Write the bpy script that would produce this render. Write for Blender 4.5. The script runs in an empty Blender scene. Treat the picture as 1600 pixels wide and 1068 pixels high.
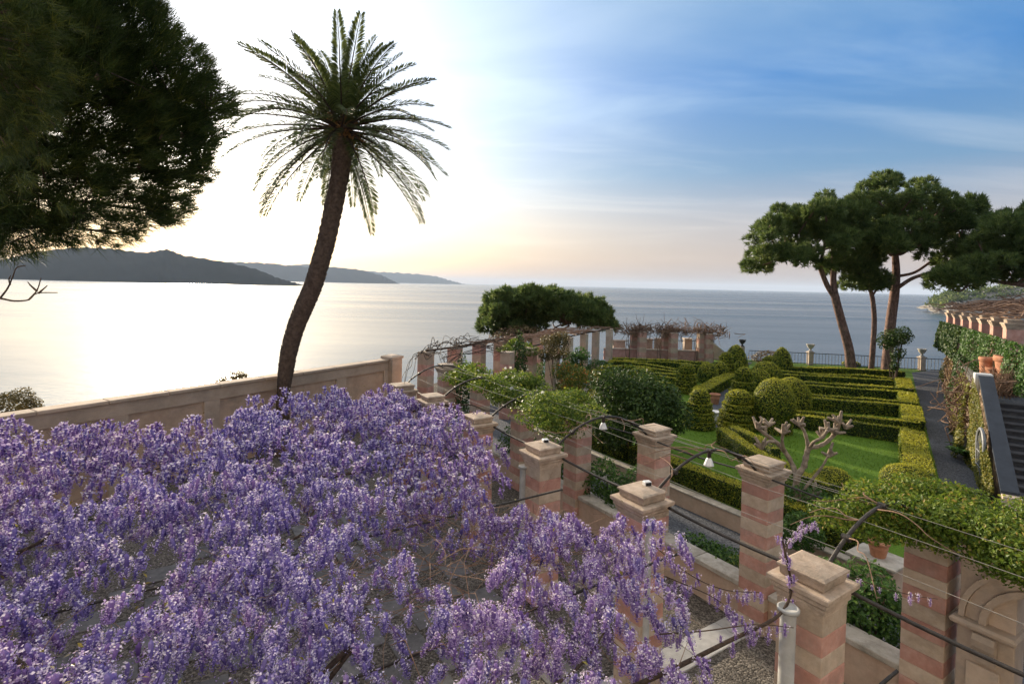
import bpy, math, random
import numpy as np
from mathutils import Vector, Matrix
PI = math.pi
rad = math.radians
rng = np.random.default_rng(7)
random.seed(7)
S = bpy.context.scene
COL = S.collection

# ------------------------------------------------------------------ camera
F = 830.0; PITCH = rad(1.5); ROLL = rad(1.3); SHY = -68 / 1600.0; H = 6.5
_r0 = np.array([1, 0, 0.]); FW = np.array([0, math.cos(PITCH), -math.sin(PITCH)]); _u0 = np.array([0, math.sin(PITCH), math.cos(PITCH)])
RT = math.cos(ROLL) * _r0 + math.sin(ROLL) * _u0
UP = math.cos(ROLL) * _u0 - math.sin(ROLL) * _r0
cam_d = bpy.data.cameras.new('camera'); cam = bpy.data.objects.new('camera', cam_d); COL.objects.link(cam)
m = Matrix(((RT[0], UP[0], -FW[0], 0), (RT[1], UP[1], -FW[1], 0), (RT[2], UP[2], -FW[2], H), (0, 0, 0, 1)))
cam.matrix_world = m
cam_d.sensor_width = 36; cam_d.lens = F / 1600 * 36; cam_d.shift_y = SHY
cam_d.clip_start = 0.1; cam_d.clip_end = 90000
S.camera = cam

# ------------------------------------------------------------------ sky, sun, exposure
SUN_AZ = rad(-31); SUN_EL = rad(11)
SDIR = Vector((math.sin(SUN_AZ) * math.cos(SUN_EL), math.cos(SUN_AZ) * math.cos(SUN_EL), math.sin(SUN_EL)))
wd = bpy.data.worlds.new('World'); S.world = wd; wd.use_nodes = True
nt = wd.node_tree; nt.nodes.clear()
def N(tree, typ, **kw):
    n = tree.nodes.new(typ)
    for k, v in kw.items():
        if k.startswith('i_'): n.inputs[int(k[2:])].default_value = v
        else: setattr(n, k, v)
    return n
def math_n(tree, op, a, b=None, clamp=False):
    n = tree.nodes.new('ShaderNodeMath'); n.operation = op; n.use_clamp = clamp
    for i, v in enumerate((a, b)):
        if v is None: continue
        if isinstance(v, (int, float)): n.inputs[i].default_value = v
        else: tree.links.new(v, n.inputs[i])
    return n.outputs[0]
def ramp_n(tree, fac, stops, interp='LINEAR'):
    n = tree.nodes.new('ShaderNodeValToRGB'); cr = n.color_ramp; cr.interpolation = interp
    while len(cr.elements) < len(stops): cr.elements.new(0.5)
    for e, (p, c) in zip(cr.elements, stops):
        e.position = p; e.color = (*c, 1) if len(c) == 3 else c
    if fac is not None: tree.links.new(fac, n.inputs[0])
    return n.outputs[0]
def mix_n(tree, fac, a, b, mode='MIX'):
    n = tree.nodes.new('ShaderNodeMix'); n.data_type = 'RGBA'; n.blend_type = mode; n.clamp_result = False
    for sock, v in ((n.inputs[0], fac), (n.inputs[6], a), (n.inputs[7], b)):
        if isinstance(v, (int, float)): sock.default_value = v
        elif isinstance(v, tuple): sock.default_value = (*v, 1)
        else: tree.links.new(v, sock)
    return n.outputs[2]
tc = N(nt, 'ShaderNodeTexCoord')
dirv = tc.outputs['Generated']
sep = N(nt, 'ShaderNodeSeparateXYZ'); nt.links.new(dirv, sep.inputs[0])
zc = math_n(nt, 'MAXIMUM', sep.outputs[2], 0.0)
sky = N(nt, 'ShaderNodeTexSky'); sky.sky_type = 'NISHITA'; sky.sun_disc = False
sky.sun_elevation = SUN_EL; sky.sun_rotation = SUN_AZ; sky.altitude = 0; sky.air_density = 1.0; sky.dust_density = 1.5; sky.ozone_density = 1.5
dotn = N(nt, 'ShaderNodeVectorMath', operation='DOT_PRODUCT'); nt.links.new(dirv, dotn.inputs[0]); dotn.inputs[1].default_value = SDIR
dt = math_n(nt, 'MAXIMUM', dotn.outputs['Value'], 0.0)
# hazy evening gradient by height above the horizon
grad = ramp_n(nt, zc, [(0.0, (.128, .11, .123)), (.05, (.185, .143, .135)), (.11, (.16, .15, .165)), (.2, (.050, .108, .185)), (.34, (.013, .082, .215)), (.5, (.07, .14, .23)), (.72, (.30, .30, .30)), (1, (.46, .44, .42))])
# wide glow round the low sun, warmer towards the horizon
glowc = ramp_n(nt, zc, [(0.0, (.42, .27, .14)), (.035, (.62, .42, .19)), (.08, (.92, .72, .42)), (.15, (1, .89, .68)), (.3, (1, .965, .89)), (1, (1, .99, .97))])
g1 = math_n(nt, 'MULTIPLY', math_n(nt, 'POWER', dt, 7.0), .55)
g2 = math_n(nt, 'MULTIPLY', math_n(nt, 'POWER', dt, 45.0), .8)
g3 = math_n(nt, 'MULTIPLY', math_n(nt, 'POWER', dt, 500.0), 4.0)
gl = math_n(nt, 'ADD', math_n(nt, 'ADD', g1, g2), g3)
vm = N(nt, 'ShaderNodeVectorMath', operation='SCALE'); nt.links.new(glowc, vm.inputs[0]); nt.links.new(gl, vm.inputs['Scale'])
# thin streaky cloud: noise on the direction projected to a plane overhead
inv = math_n(nt, 'DIVIDE', 1.0, math_n(nt, 'ADD', zc, 0.10))
pv = N(nt, 'ShaderNodeVectorMath', operation='SCALE'); nt.links.new(dirv, pv.inputs[0]); nt.links.new(inv, pv.inputs['Scale'])
mp = N(nt, 'ShaderNodeMapping'); nt.links.new(pv.outputs[0], mp.inputs[0]); mp.inputs['Rotation'].default_value = (0, 0, rad(28)); mp.inputs['Scale'].default_value = (.55, 1.5, 0)
nz = N(nt, 'ShaderNodeTexNoise'); nz.inputs['Scale'].default_value = 1.15; nz.inputs['Detail'].default_value = 7; nz.inputs['Roughness'].default_value = .55; nz.inputs['Distortion'].default_value = .5
nt.links.new(mp.outputs[0], nz.inputs['Vector'])
cl = ramp_n(nt, nz.outputs['Fac'], [(.43, (0, 0, 0)), (.75, (1, 1, 1))], 'EASE')
lowfade = ramp_n(nt, zc, [(0, (0, 0, 0)), (.06, (.55, .55, .55)), (.2, (1, 1, 1)), (.34, (.8, .8, .8)), (.55, (.35, .35, .35)), (1, (.25, .25, .25))])
clf = math_n(nt, 'MULTIPLY', math_n(nt, 'MULTIPLY', cl, lowfade), .44)
cloudc = ramp_n(nt, zc, [(0, (.24, .20, .19)), (.1, (.29, .26, .25)), (.3, (.20, .27, .33)), (1, (.45, .44, .43))])
g_cl = mix_n(nt, clf, grad, cloudc)
add1 = N(nt, 'ShaderNodeVectorMath', operation='ADD'); nt.links.new(g_cl, add1.inputs[0]); nt.links.new(vm.outputs[0], add1.inputs[1])
# the physical sky carries part of it; Background strength 0.1
sc10 = N(nt, 'ShaderNodeVectorMath', operation='SCALE'); nt.links.new(add1.outputs[0], sc10.inputs[0]); sc10.inputs['Scale'].default_value = 9.3
nsc = N(nt, 'ShaderNodeVectorMath', operation='SCALE'); nt.links.new(sky.outputs[0], nsc.inputs[0]); nsc.inputs['Scale'].default_value = .12
add2 = N(nt, 'ShaderNodeVectorMath', operation='ADD'); nt.links.new(sc10.outputs[0], add2.inputs[0]); nt.links.new(nsc.outputs[0], add2.inputs[1])
bg = N(nt, 'ShaderNodeBackground'); nt.links.new(add2.outputs[0], bg.inputs[0]); bg.inputs[1].default_value = 0.1
wo = N(nt, 'ShaderNodeOutputWorld'); nt.links.new(bg.outputs[0], wo.inputs[0])

sl = bpy.data.lights.new('sun', 'SUN'); sl.energy = 3.2; sl.angle = rad(1.5); sl.color = (1.0, .84, .62)
so = bpy.data.objects.new('sun', sl); COL.objects.link(so); so.location = (0, 0, 60)
so.rotation_euler = (-SDIR).to_track_quat('-Z', 'Y').to_euler()
S.view_settings.view_transform = 'Standard'; S.view_settings.look = 'None'; S.view_settings.gamma = 1; S.view_settings.use_curve_mapping = False
S.view_settings.exposure = 1.45
S.render.engine = 'CYCLES'; S.cycles.use_denoising = True; S.cycles.max_bounces = 6; S.cycles.transparent_max_bounces = 8
S.cycles.volume_bounces = 1

# ------------------------------------------------------------------ helpers
def ray(px, py): return FW + RT * (px - 800) / F + UP * (-(py - 534 - SHY * 1600) / F)
def W(px, py, z=0.0):
    """point of the level z seen at a photo position (used to survey the place)"""
    d = ray(px, py); t = (z - H) / d[2]
    return np.array([d[0] * t, d[1] * t, z])
def WY(px, py, Y):
    d = ray(px, py); t = Y / d[1]
    return np.array([d[0] * t, Y, H + d[2] * t])
DR = np.array([-.5432, .8396, 0]); NR = np.array([.8396, .5432, 0]); ROWA = math.atan2(DR[1], DR[0])   # pillar row direction and its normal

class MB:
    def __init__(s): s.v = []; s.f = []; s.n = 0
    def add(s, verts, faces, mat=0, tint=.5, smooth=False):
        verts = np.asarray(verts, float).reshape(-1, 3)
        if not isinstance(faces, np.ndarray):
            by = {}
            for f in faces: by.setdefault(len(f), []).append(f)
            groups = [np.array(g) for g in by.values()]
        else: groups = [faces]
        t = np.broadcast_to(np.asarray(tint, float), (len(verts),))
        s.v.append((verts, t))
        for g in groups: s.f.append((g + s.n, mat, smooth))
        s.n += len(verts)
    def mesh(s, name, mats, origin=(0, 0, 0)):
        me = bpy.data.meshes.new(name)
        V = np.concatenate([a for a, _ in s.v]) - np.asarray(origin, float); T = np.concatenate([t for _, t in s.v])
        loops = np.concatenate([g.reshape(-1) for g, _, _ in s.f])
        sizes = np.concatenate([np.full(len(g), g.shape[1]) for g, _, _ in s.f])
        mi = np.concatenate([np.full(len(g), m) for g, m, _ in s.f]); sm = np.concatenate([np.full(len(g), b) for g, _, b in s.f])
        me.vertices.add(len(V)); me.vertices.foreach_set('co', V.astype(np.float32).ravel())
        me.loops.add(len(loops)); me.loops.foreach_set('vertex_index', loops.astype(np.int32))
        me.polygons.add(len(sizes)); st = np.concatenate([[0], np.cumsum(sizes)[:-1]])
        me.polygons.foreach_set('loop_start', st.astype(np.int32))
        for mm in (mats if isinstance(mats, (list, tuple)) else [mats]): me.materials.append(mm)
        me.polygons.foreach_set('material_index', mi.astype(np.int32)); me.polygons.foreach_set('use_smooth', sm.astype(bool))
        a = me.attributes.new('tint', 'FLOAT', 'POINT'); a.data.foreach_set('value', T.astype(np.float32))
        me.update(calc_edges=True); me.validate()
        return me
    def build(s, name, mats, parent=None, origin=(0, 0, 0)):
        return link(name, s.mesh(name, mats, origin), parent, None if parent else origin)
    # --- shapes
    def box(s, c, size, rot=0.0, mat=0, tint=.5, taper=1.0):
        hx, hy, hz = size[0] / 2, size[1] / 2, size[2] / 2
        p = np.array([[-hx, -hy, -hz], [hx, -hy, -hz], [hx, hy, -hz], [-hx, hy, -hz], [-hx * taper, -hy * taper, hz], [hx * taper, -hy * taper, hz], [hx * taper, hy * taper, hz], [-hx * taper, hy * taper, hz]])
        cr, sr = math.cos(rot), math.sin(rot)
        p = np.stack([p[:, 0] * cr - p[:, 1] * sr, p[:, 0] * sr + p[:, 1] * cr, p[:, 2]], 1) + np.asarray(c, float)
        s.add(p, np.array([[0, 3, 2, 1], [4, 5, 6, 7], [0, 1, 5, 4], [1, 2, 6, 5], [2, 3, 7, 6], [3, 0, 4, 7]]), mat, tint)
    def bbox(s, c, size, rot=0.0, mat=0, tint=.5, b=.012):
        """box with chamfered top and vertical edges"""
        hx, hy, hz = size[0] / 2, size[1] / 2, size[2] / 2
        def ring(x, y, z, b):
            return [[-x + b, -y, z], [x - b, -y, z], [x, -y + b, z], [x, y - b, z], [x - b, y, z], [-x + b, y, z], [-x, y - b, z], [-x, -y + b, z]]
        p = np.array(ring(hx - b, hy - b, -hz, b) + ring(hx, hy, -hz + b, b) + ring(hx, hy, hz - b, b) + ring(hx - b, hy - b, hz, b))
        cr, sr = math.cos(rot), math.sin(rot)
        p = np.stack([p[:, 0] * cr - p[:, 1] * sr, p[:, 0] * sr + p[:, 1] * cr, p[:, 2]], 1) + np.asarray(c, float)
        f = [[i + 8 * k, (i + 1) % 8 + 8 * k, (i + 1) % 8 + 8 * k + 8, i + 8 * k + 8] for k in range(3) for i in range(8)]
        f += [list(range(7, -1, -1)), list(range(24, 32))]
        s.add(p, f, mat, tint)
    def frust(s, c, levels, rot=0.0, mat=0, tint=.5):
        """square plan: levels = [(half width, z)]"""
        cr, sr = math.cos(rot), math.sin(rot); v = []
        for h, z in levels:
            for x, y in ((-h, -h), (h, -h), (h, h), (-h, h)): v.append((c[0] + x * cr - y * sr, c[1] + x * sr + y * cr, c[2] + z))
        n = len(levels); f = [[4 * k + i, 4 * k + (i + 1) % 4, 4 * k + 4 + (i + 1) % 4, 4 * k + 4 + i] for k in range(n - 1) for i in range(4)]
        f += [[3, 2, 1, 0], [4 * n - 4, 4 * n - 3, 4 * n - 2, 4 * n - 1]]
        s.add(v, f, mat, tint)
    def tube(s, path, r, sides=6, mat=0, tint=.5, smooth=True):
        P = np.asarray(path, float); n = len(P); r = np.broadcast_to(np.asarray(r, float), (n,))
        T = np.gradient(P, axis=0); T /= np.linalg.norm(T, axis=1)[:, None] + 1e-9
        ref = np.array([0, 0, 1.]) if abs(T[:, 2]).mean() < .8 else np.array([1., 0, 0])
        A = np.cross(T, ref); A /= np.linalg.norm(A, axis=1)[:, None] + 1e-9; B = np.cross(T, A)
        an = np.arange(sides) * 2 * PI / sides
        v = P[:, None] + r[:, None, None] * (np.cos(an)[None, :, None] * A[:, None] + np.sin(an)[None, :, None] * B[:, None])
        i = np.arange(n - 1)[:, None] * sides; j = np.arange(sides)[None]; k = (np.arange(sides)[None] + 1) % sides
        f = np.stack([i + j, i + k, i + sides + k, i + sides + j], -1).reshape(-1, 4)
        s.add(v.reshape(-1, 3), f, mat, tint, smooth)
        s.add(np.concatenate([v[0], v[-1]]), [list(range(sides - 1, -1, -1)), list(range(sides, 2 * sides))], mat, tint)
    def lathe(s, c, prof, n=20, mat=0, tint=.5, smooth=True):
        pr = np.asarray(prof, float); an = np.arange(n) * 2 * PI / n
        v = np.stack([pr[:, :1] * np.cos(an), pr[:, :1] * np.sin(an), np.repeat(pr[:, 1:2], n, 1)], -1) + np.asarray(c, float)
        m_ = len(pr); i = np.arange(m_ - 1)[:, None] * n; j = np.arange(n)[None]; k = (j + 1) % n
        s.add(v.reshape(-1, 3), np.stack([i + j, i + k, i + n + k, i + n + j], -1).reshape(-1, 4), mat, tint, smooth)
    def leaves(s, P, Nn, size, asp=.5, mat=0, tint=None, jit=.6, dirs=None):
        """one rhombus leaf per point, folded round its normal at random"""
        n = len(P)
        if n == 0: return
        Nn = Nn + rng.normal(0, jit, (n, 3)); Nn /= np.linalg.norm(Nn, axis=1)[:, None] + 1e-9
        a = rng.normal(0, 1, (n, 3)) if dirs is None else dirs + rng.normal(0, .35, (n, 3))
        u = a - (a * Nn).sum(1)[:, None] * Nn; u /= np.linalg.norm(u, axis=1)[:, None] + 1e-9
        w = np.cross(Nn, u); sz = (np.broadcast_to(size, (n,)) * rng.uniform(.7, 1.25, n))[:, None]
        v = np.stack([P - u * sz * .5, P + w * sz * .5 * asp + Nn * sz * .08, P + u * sz * .5, P - w * sz * .5 * asp + Nn * sz * .08], 1).reshape(-1, 3)
        if tint is None: tint = rng.uniform(0, 1, n)
        s.add(v, np.arange(4 * n).reshape(-1, 4), mat, np.repeat(np.broadcast_to(tint, (n,)), 4))
def link(name, data, parent=None, loc=None):
    o = bpy.data.objects.new(name, data); COL.objects.link(o)
    if parent: o.parent = parent
    if loc is not None: o.location = loc
    return o
def tag(o, label=None, cat=None, group=None, kind=None):
    if label: o['label'] = label
    if cat: o['category'] = cat
    if group: o['group'] = group
    if kind: o['kind'] = kind
    return o
def thing(name, label, cat, loc=(0, 0, 0), rot=0.0, group=None):
    o = bpy.data.objects.new(name, None); COL.objects.link(o); o.location = loc; o.rotation_euler = (0, 0, rot); o.empty_display_size = .2
    return tag(o, label, cat, group, 'thing')
def struct(o): o['kind'] = 'structure'; return o
def lump(P, scale, seed):
    r = np.random.default_rng(seed); out = 0
    for k in range(6):
        d = r.normal(0, 1, 3) * scale * (1 + .5 * k); out = out + np.sin(P @ d + r.uniform(0, 6.28)) / (1 + .5 * k)
    return out / 3
def fib(n):
    i = np.arange(n) + .5; ph = np.arccos(1 - 2 * i / n); th = PI * (1 + 5 ** .5) * i
    return np.stack([np.cos(th) * np.sin(ph), np.sin(th) * np.sin(ph), np.cos(ph)], 1)
def rdir(n):
    d = rng.normal(0, 1, (n, 3)); return d / np.linalg.norm(d, axis=1)[:, None]
def curve_pts(pts, n=12):
    """Catmull-Rom through pts"""
    P = np.asarray(pts, float); P = np.vstack([2 * P[0] - P[1], P, 2 * P[-1] - P[-2]]); out = []
    for i in range(1, len(P) - 2):
        for t in np.linspace(0, 1, n, endpoint=False):
            a, b, c, d = P[i - 1], P[i], P[i + 1], P[i + 2]
            out.append(.5 * ((2 * b) + (-a + c) * t + (2 * a - 5 * b + 4 * c - d) * t * t + (-a + 3 * b - 3 * c + d) * t ** 3))
    out.append(P[-2]); return np.array(out)

# ------------------------------------------------------------------ materials
def new_mat(name):
    m_ = bpy.data.materials.new(name); m_.use_nodes = True; t = m_.node_tree; b = t.nodes['Principled BSDF']; return m_, t, b
def surf(name, stops, scale=6, rough=.8, bump=.3, bscale=40, detail=6, dirt=None, spec=.3, stretch=None, metallic=0, rnd=.12):
    """mottled stone / plaster / metal: two noises, fine relief, some variation from object to object"""
    m_, t, b = new_mat(name); c = N(t, 'ShaderNodeTexCoord'); v = c.outputs['Object']
    if stretch:
        mpn = N(t, 'ShaderNodeMapping'); t.links.new(v, mpn.inputs[0]); mpn.inputs['Scale'].default_value = stretch; v = mpn.outputs[0]
    oi = N(t, 'ShaderNodeObjectInfo')
    off = N(t, 'ShaderNodeVectorMath', operation='ADD'); t.links.new(v, off.inputs[0])
    cmb = N(t, 'ShaderNodeCombineXYZ'); mul = math_n(t, 'MULTIPLY', oi.outputs['Random'], 37.0)
    for i in range(3): t.links.new(mul, cmb.inputs[i])
    t.links.new(cmb.outputs[0], off.inputs[1])
    n1 = N(t, 'ShaderNodeTexNoise'); n1.inputs['Scale'].default_value = scale; n1.inputs['Detail'].default_value = detail; n1.inputs['Roughness'].default_value = .65
    t.links.new(off.outputs[0], n1.inputs['Vector'])
    col = ramp_n(t, n1.outputs['Fac'], stops)
    if dirt:
        n3 = N(t, 'ShaderNodeTexNoise'); n3.inputs['Scale'].default_value = scale * .45; n3.inputs['Detail'].default_value = 9; n3.inputs['Roughness'].default_value = .75
        t.links.new(off.outputs[0], n3.inputs['Vector'])
        fac = ramp_n(t, n3.outputs['Fac'], [(.47, (0, 0, 0)), (.72, (.85, .85, .85))])
        col = mix_n(t, fac, col, dirt)
    hs = N(t, 'ShaderNodeHueSaturation'); t.links.new(col, hs.inputs['Color'])
    t.links.new(math_n(t, 'ADD', math_n(t, 'MULTIPLY', oi.outputs['Random'], rnd * 2), 1 - rnd), hs.inputs['Value'])
    t.links.new(hs.outputs[0], b.inputs['Base Color'])
    b.inputs['Roughness'].default_value = rough; b.inputs['Specular IOR Level'].default_value = spec; b.inputs['Metallic'].default_value = metallic
    n2 = N(t, 'ShaderNodeTexNoise'); n2.inputs['Scale'].default_value = bscale; n2.inputs['Detail'].default_value = 5; t.links.new(off.outputs[0], n2.inputs['Vector'])
    bp = N(t, 'ShaderNodeBump'); bp.inputs['Strength'].default_value = bump; bp.inputs['Distance'].default_value = .02; t.links.new(n2.outputs['Fac'], bp.inputs['Height']); t.links.new(bp.outputs[0], b.inputs['Normal'])
    return m_
def leafm(name, stops, trans=.3, rough=.5, spec=.3):
    """thin leaf: colour from each leaf's own tint, some light through it"""
    m_, t, b = new_mat(name); a = N(t, 'ShaderNodeAttribute'); a.attribute_name = 'tint'
    col = ramp_n(t, a.outputs['Fac'], stops); t.links.new(col, b.inputs['Base Color'])
    b.inputs['Roughness'].default_value = rough; b.inputs['Specular IOR Level'].default_value = spec
    tr = N(t, 'ShaderNodeBsdfTranslucent'); t.links.new(mix_n(t, .5, col, (.9, .9, .4), 'MULTIPLY') if trans > 0 else col, tr.inputs[0])
    t.links.new(col, tr.inputs[0])
    mx = N(t, 'ShaderNodeMixShader'); mx.inputs[0].default_value = trans; t.links.new(b.outputs[0], mx.inputs[1]); t.links.new(tr.outputs[0], mx.inputs[2])
    t.links.new(mx.outputs[0], t.nodes['Material Output'].inputs[0]); return m_
M = {}
M['pink'] = surf('pink_stone', [(.3, (.44, .215, .165)), (.5, (.54, .29, .225)), (.7, (.62, .38, .31))], 5, .85, .35, 60, dirt=(.33, .22, .18))
M['beige'] = surf('beige_stone', [(.3, (.44, .33, .24)), (.5, (.55, .43, .32)), (.7, (.62, .51, .40))], 5, .85, .35, 60, dirt=(.34, .27, .21))
M['cap'] = surf('cap_stone', [(.3, (.34, .26, .19)), (.5, (.47, .36, .27)), (.7, (.55, .44, .34))], 6, .8, .4, 50, dirt=(.20, .17, .13))
M['plaster'] = surf('plaster', [(.3, (.44, .31, .22)), (.5, (.53, .38, .28)), (.7, (.58, .44, .33))], 2.5, .9, .2, 50, dirt=(.34, .26, .19))
M['parapet'] = surf('parapet_plaster', [(.3, (.42, .31, .225)), (.5, (.50, .38, .28)), (.7, (.56, .43, .33))], 1.5, .9, .25, 25, dirt=(.31, .25, .20))
M['parapet_panel'] = surf('parapet_panel', [(.3, (.38, .26, .18)), (.6, (.48, .34, .24))], 2, .9, .25, 30, dirt=(.26, .2, .15))
M['coping'] = surf('coping_stone', [(.3, (.36, .32, .26)), (.5, (.48, .43, .36)), (.7, (.56, .51, .44))], 5, .85, .4, 40, dirt=(.2, .18, .14))
M['palestone'] = surf('pale_stone', [(.3, (.45, .345, .26)), (.7, (.58, .46, .36))], 4, .85, .3, 40, dirt=(.33, .29, .25))
M['greystone'] = surf('grey_stone', [(.3, (.035, .035, .04)), (.7, (.075, .075, .08))], 5, .75, .3, 50)
M['coping_dark'] = surf('slate_coping', [(.3, (.030, .036, .048)), (.7, (.052, .062, .078))], 3, .6, .2, 50)
M['whitestone'] = surf('white_stone', [(.3, (.6, .58, .56)), (.7, (.78, .77, .75))], 4, .8, .3, 40)
M['slab'] = surf('paving_slab', [(.3, (.085, .082, .085)), (.5, (.13, .125, .125)), (.7, (.18, .175, .17))], 6, .7, .3, 50, rnd=.2)
M['slab_pale'] = surf('pale_paving_slab', [(.3, (.34, .33, .32)), (.7, (.47, .46, .44))], 6, .7, .3, 50)
M['terracotta'] = surf('terracotta', [(.3, (.36, .15, .08)), (.6, (.50, .23, .13)), (.8, (.56, .33, .23))], 6, .85, .25, 60)
M['iron'] = surf('dark_iron', [(.3, (.018, .015, .013)), (.7, (.05, .04, .032))], 12, .55, .3, 80, spec=.4)
M['grille'] = surf('grey_painted_metal', [(.3, (.15, .155, .16)), (.7, (.24, .245, .25))], 9, .5, .2, 60)
M['fence'] = surf('fence_paint', [(.3, (.05, .055, .06)), (.7, (.09, .095, .1))], 9, .5, .2, 60)
M['pipe'] = surf('white_pipe', [(.3, (.34, .34, .33)), (.7, (.48, .48, .46))], 5, .45, .1, 60, dirt=(.36, .34, .30))
M['wire'] = surf('wire_metal', [(.3, (.22, .20, .17)), (.7, (.36, .33, .29))], 9, .5, .1, 60)
M['lampwhite'] = surf('white_enamel', [(.3, (.7, .7, .68)), (.7, (.8, .8, .78))], 9, .35, .05, 60)
M['bark_pine'] = surf('pine_bark', [(.35, (.07, .045, .035)), (.5, (.18, .105, .08)), (.7, (.32, .20, .155))], 9, .9, 1.0, 14, stretch=(1, 1, .45))
M['bark_palm'] = surf('palm_bark', [(.3, (.08, .055, .04)), (.6, (.18, .125, .09)), (.8, (.28, .20, .145))], 7, .95, .8, 25)
M['bark_pale'] = surf('pale_bark', [(.3, (.15, .115, .085)), (.5, (.27, .21, .155)), (.7, (.38, .31, .235))], 9, .9, .8, 30)
M['bark'] = surf('brown_bark', [(.3, (.035, .024, .017)), (.6, (.09, .06, .042))], 12, .9, .8, 40)
M['twig'] = surf('dry_twig', [(.3, (.15, .09, .06)), (.7, (.30, .19, .13))], 12, .9, .4, 40)
M['glass_dark'] = surf('dark_void', [(.3, (.01, .011, .014)), (.7, (.02, .02, .024))], 3, .4, .05, 30)
M['gate'] = surf('dark_blue_gate_paint', [(.3, (.012, .016, .026)), (.7, (.025, .03, .045))], 5, .4, .1, 40)
G = {}
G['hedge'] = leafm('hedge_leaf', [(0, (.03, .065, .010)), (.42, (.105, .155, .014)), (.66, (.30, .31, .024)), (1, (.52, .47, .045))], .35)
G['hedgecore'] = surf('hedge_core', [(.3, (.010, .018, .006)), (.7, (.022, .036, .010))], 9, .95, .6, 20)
G['camellia'] = leafm('camellia_leaf', [(0, (.016, .036, .007)), (.6, (.045, .085, .014)), (1, (.11, .155, .026))], .22, .5, .25)
G['vine'] = leafm('vine_leaf', [(0, (.05, .10, .012)), (.5, (.13, .20, .022)), (.85, (.25, .29, .035)), (1, (.34, .24, .06))], .4)
G['rosevine'] = leafm('rose_leaf', [(0, (.04, .085, .012)), (.6, (.14, .205, .026)), (1, (.32, .33, .05))], .4)
G['shrub'] = leafm('shrub_leaf', [(0, (.024, .06, .012)), (.6, (.065, .14, .024)), (1, (.13, .22, .04))], .3)
G['orange'] = leafm('orange_bush_leaf', [(0, (.05, .09, .015)), (.5, (.13, .17, .03)), (.8, (.33, .27, .04)), (.9, (.55, .20, .03)), (1, (.62, .16, .03))], .35)
G['bronze'] = leafm('bronze_leaf', [(0, (.05, .045, .018)), (.6, (.12, .10, .035)), (1, (.22, .16, .055))], .35)
G['ivy'] = leafm('ivy_leaf', [(0, (.012, .032, .009)), (.6, (.04, .085, .018)), (1, (.11, .15, .03))], .25)
G['ivyyellow'] = leafm('yellow_creeper_leaf', [(0, (.06, .08, .014)), (.5, (.17, .18, .03)), (1, (.34, .28, .055))], .35)
G['drybush'] = leafm('dry_bush_leaf', [(0, (.10, .06, .035)), (.5, (.22, .14, .08)), (1, (.30, .24, .09))], .3)
G['pine'] = leafm('pine_needle', [(0, (.05, .085, .024)), (.6, (.135, .185, .05)), (1, (.27, .30, .08))], .45)
G['pinenear'] = leafm('long_pine_needle', [(0, (.013, .028, .007)), (.6, (.042, .066, .013)), (1, (.13, .135, .022))], .4)
G['palm'] = leafm('palm_leaflet', [(0, (.035, .052, .014)), (.6, (.09, .115, .03)), (1, (.19, .20, .055))], .4, .4, .45)
G['palmdry'] = leafm('palm_stalk', [(0, (.16, .07, .02)), (.6, (.34, .16, .05)), (1, (.45, .25, .09))], .2)
G['wist'] = leafm('wisteria_floret', [(0, (.13, .07, .265)), (.3, (.265, .17, .435)), (.6, (.42, .30, .57)), (.85, (.62, .51, .70)), (1, (.83, .76, .81))], .22, .7, .1)
G['wistblue'] = leafm('wisteria_bluer_floret', [(0, (.095, .07, .27)), (.3, (.20, .155, .44)), (.6, (.35, .285, .58)), (.85, (.56, .50, .71)), (1, (.80, .75, .83))], .22, .7, .1)
G['wistleaf'] = leafm('wisteria_young_leaf', [(0, (.10, .075, .02)), (.6, (.19, .16, .04)), (1, (.28, .26, .06))], .4)
G['white'] = leafm('white_petal', [(0, (.6, .6, .5)), (1, (.85, .84, .78))], .3)
G['grass'] = leafm('grass_blade', [(0, (.065, .13, .009)), (.6, (.125, .21, .013)), (1, (.18, .26, .02))], .35)
G['palmleaf'] = leafm('fern_leaf', [(0, (.02, .06, .012)), (1, (.08, .16, .03))], .3)

# ------------------------------------------------------------------ ground, sea, hills
def ground_mat(name, stops, scale, bump, vor=None, rough=.9):
    m_, t, b = new_mat(name); c = N(t, 'ShaderNodeTexCoord')
    n1 = N(t, 'ShaderNodeTexNoise'); n1.inputs['Scale'].default_value = .8; n1.inputs['Detail'].default_value = 8; t.links.new(c.outputs['Object'], n1.inputs['Vector'])
    vo = N(t, 'ShaderNodeTexVoronoi'); vo.inputs['Scale'].default_value = scale; t.links.new(c.outputs['Object'], vo.inputs['Vector'])
    sp = N(t, 'ShaderNodeSeparateColor'); t.links.new(vo.outputs['Color'], sp.inputs[0])
    f = math_n(t, 'ADD', math_n(t, 'MULTIPLY', sp.outputs[0], .6), math_n(t, 'MULTIPLY', n1.outputs['Fac'], .4))
    t.links.new(ramp_n(t, f, stops), b.inputs['Base Color']); b.inputs['Roughness'].default_value = rough; b.inputs['Specular IOR Level'].default_value = .25
    bp = N(t, 'ShaderNodeBump'); bp.inputs['Strength'].default_value = bump; bp.inputs['Distance'].default_value = .03; bp.invert = True
    t.links.new(vo.outputs['Distance'], bp.inputs['Height']); t.links.new(bp.outputs[0], b.inputs['Normal']); return m_
M['pebble'] = ground_mat('pebble_mosaic', [(.2, (.045, .04, .035)), (.5, (.115, .10, .085)), (.8, (.24, .215, .185))], 34, .8)
M['gravel'] = ground_mat('dark_gravel', [(.2, (.045, .05, .06)), (.5, (.085, .09, .105)), (.85, (.16, .165, .18))], 30, .6)
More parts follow.
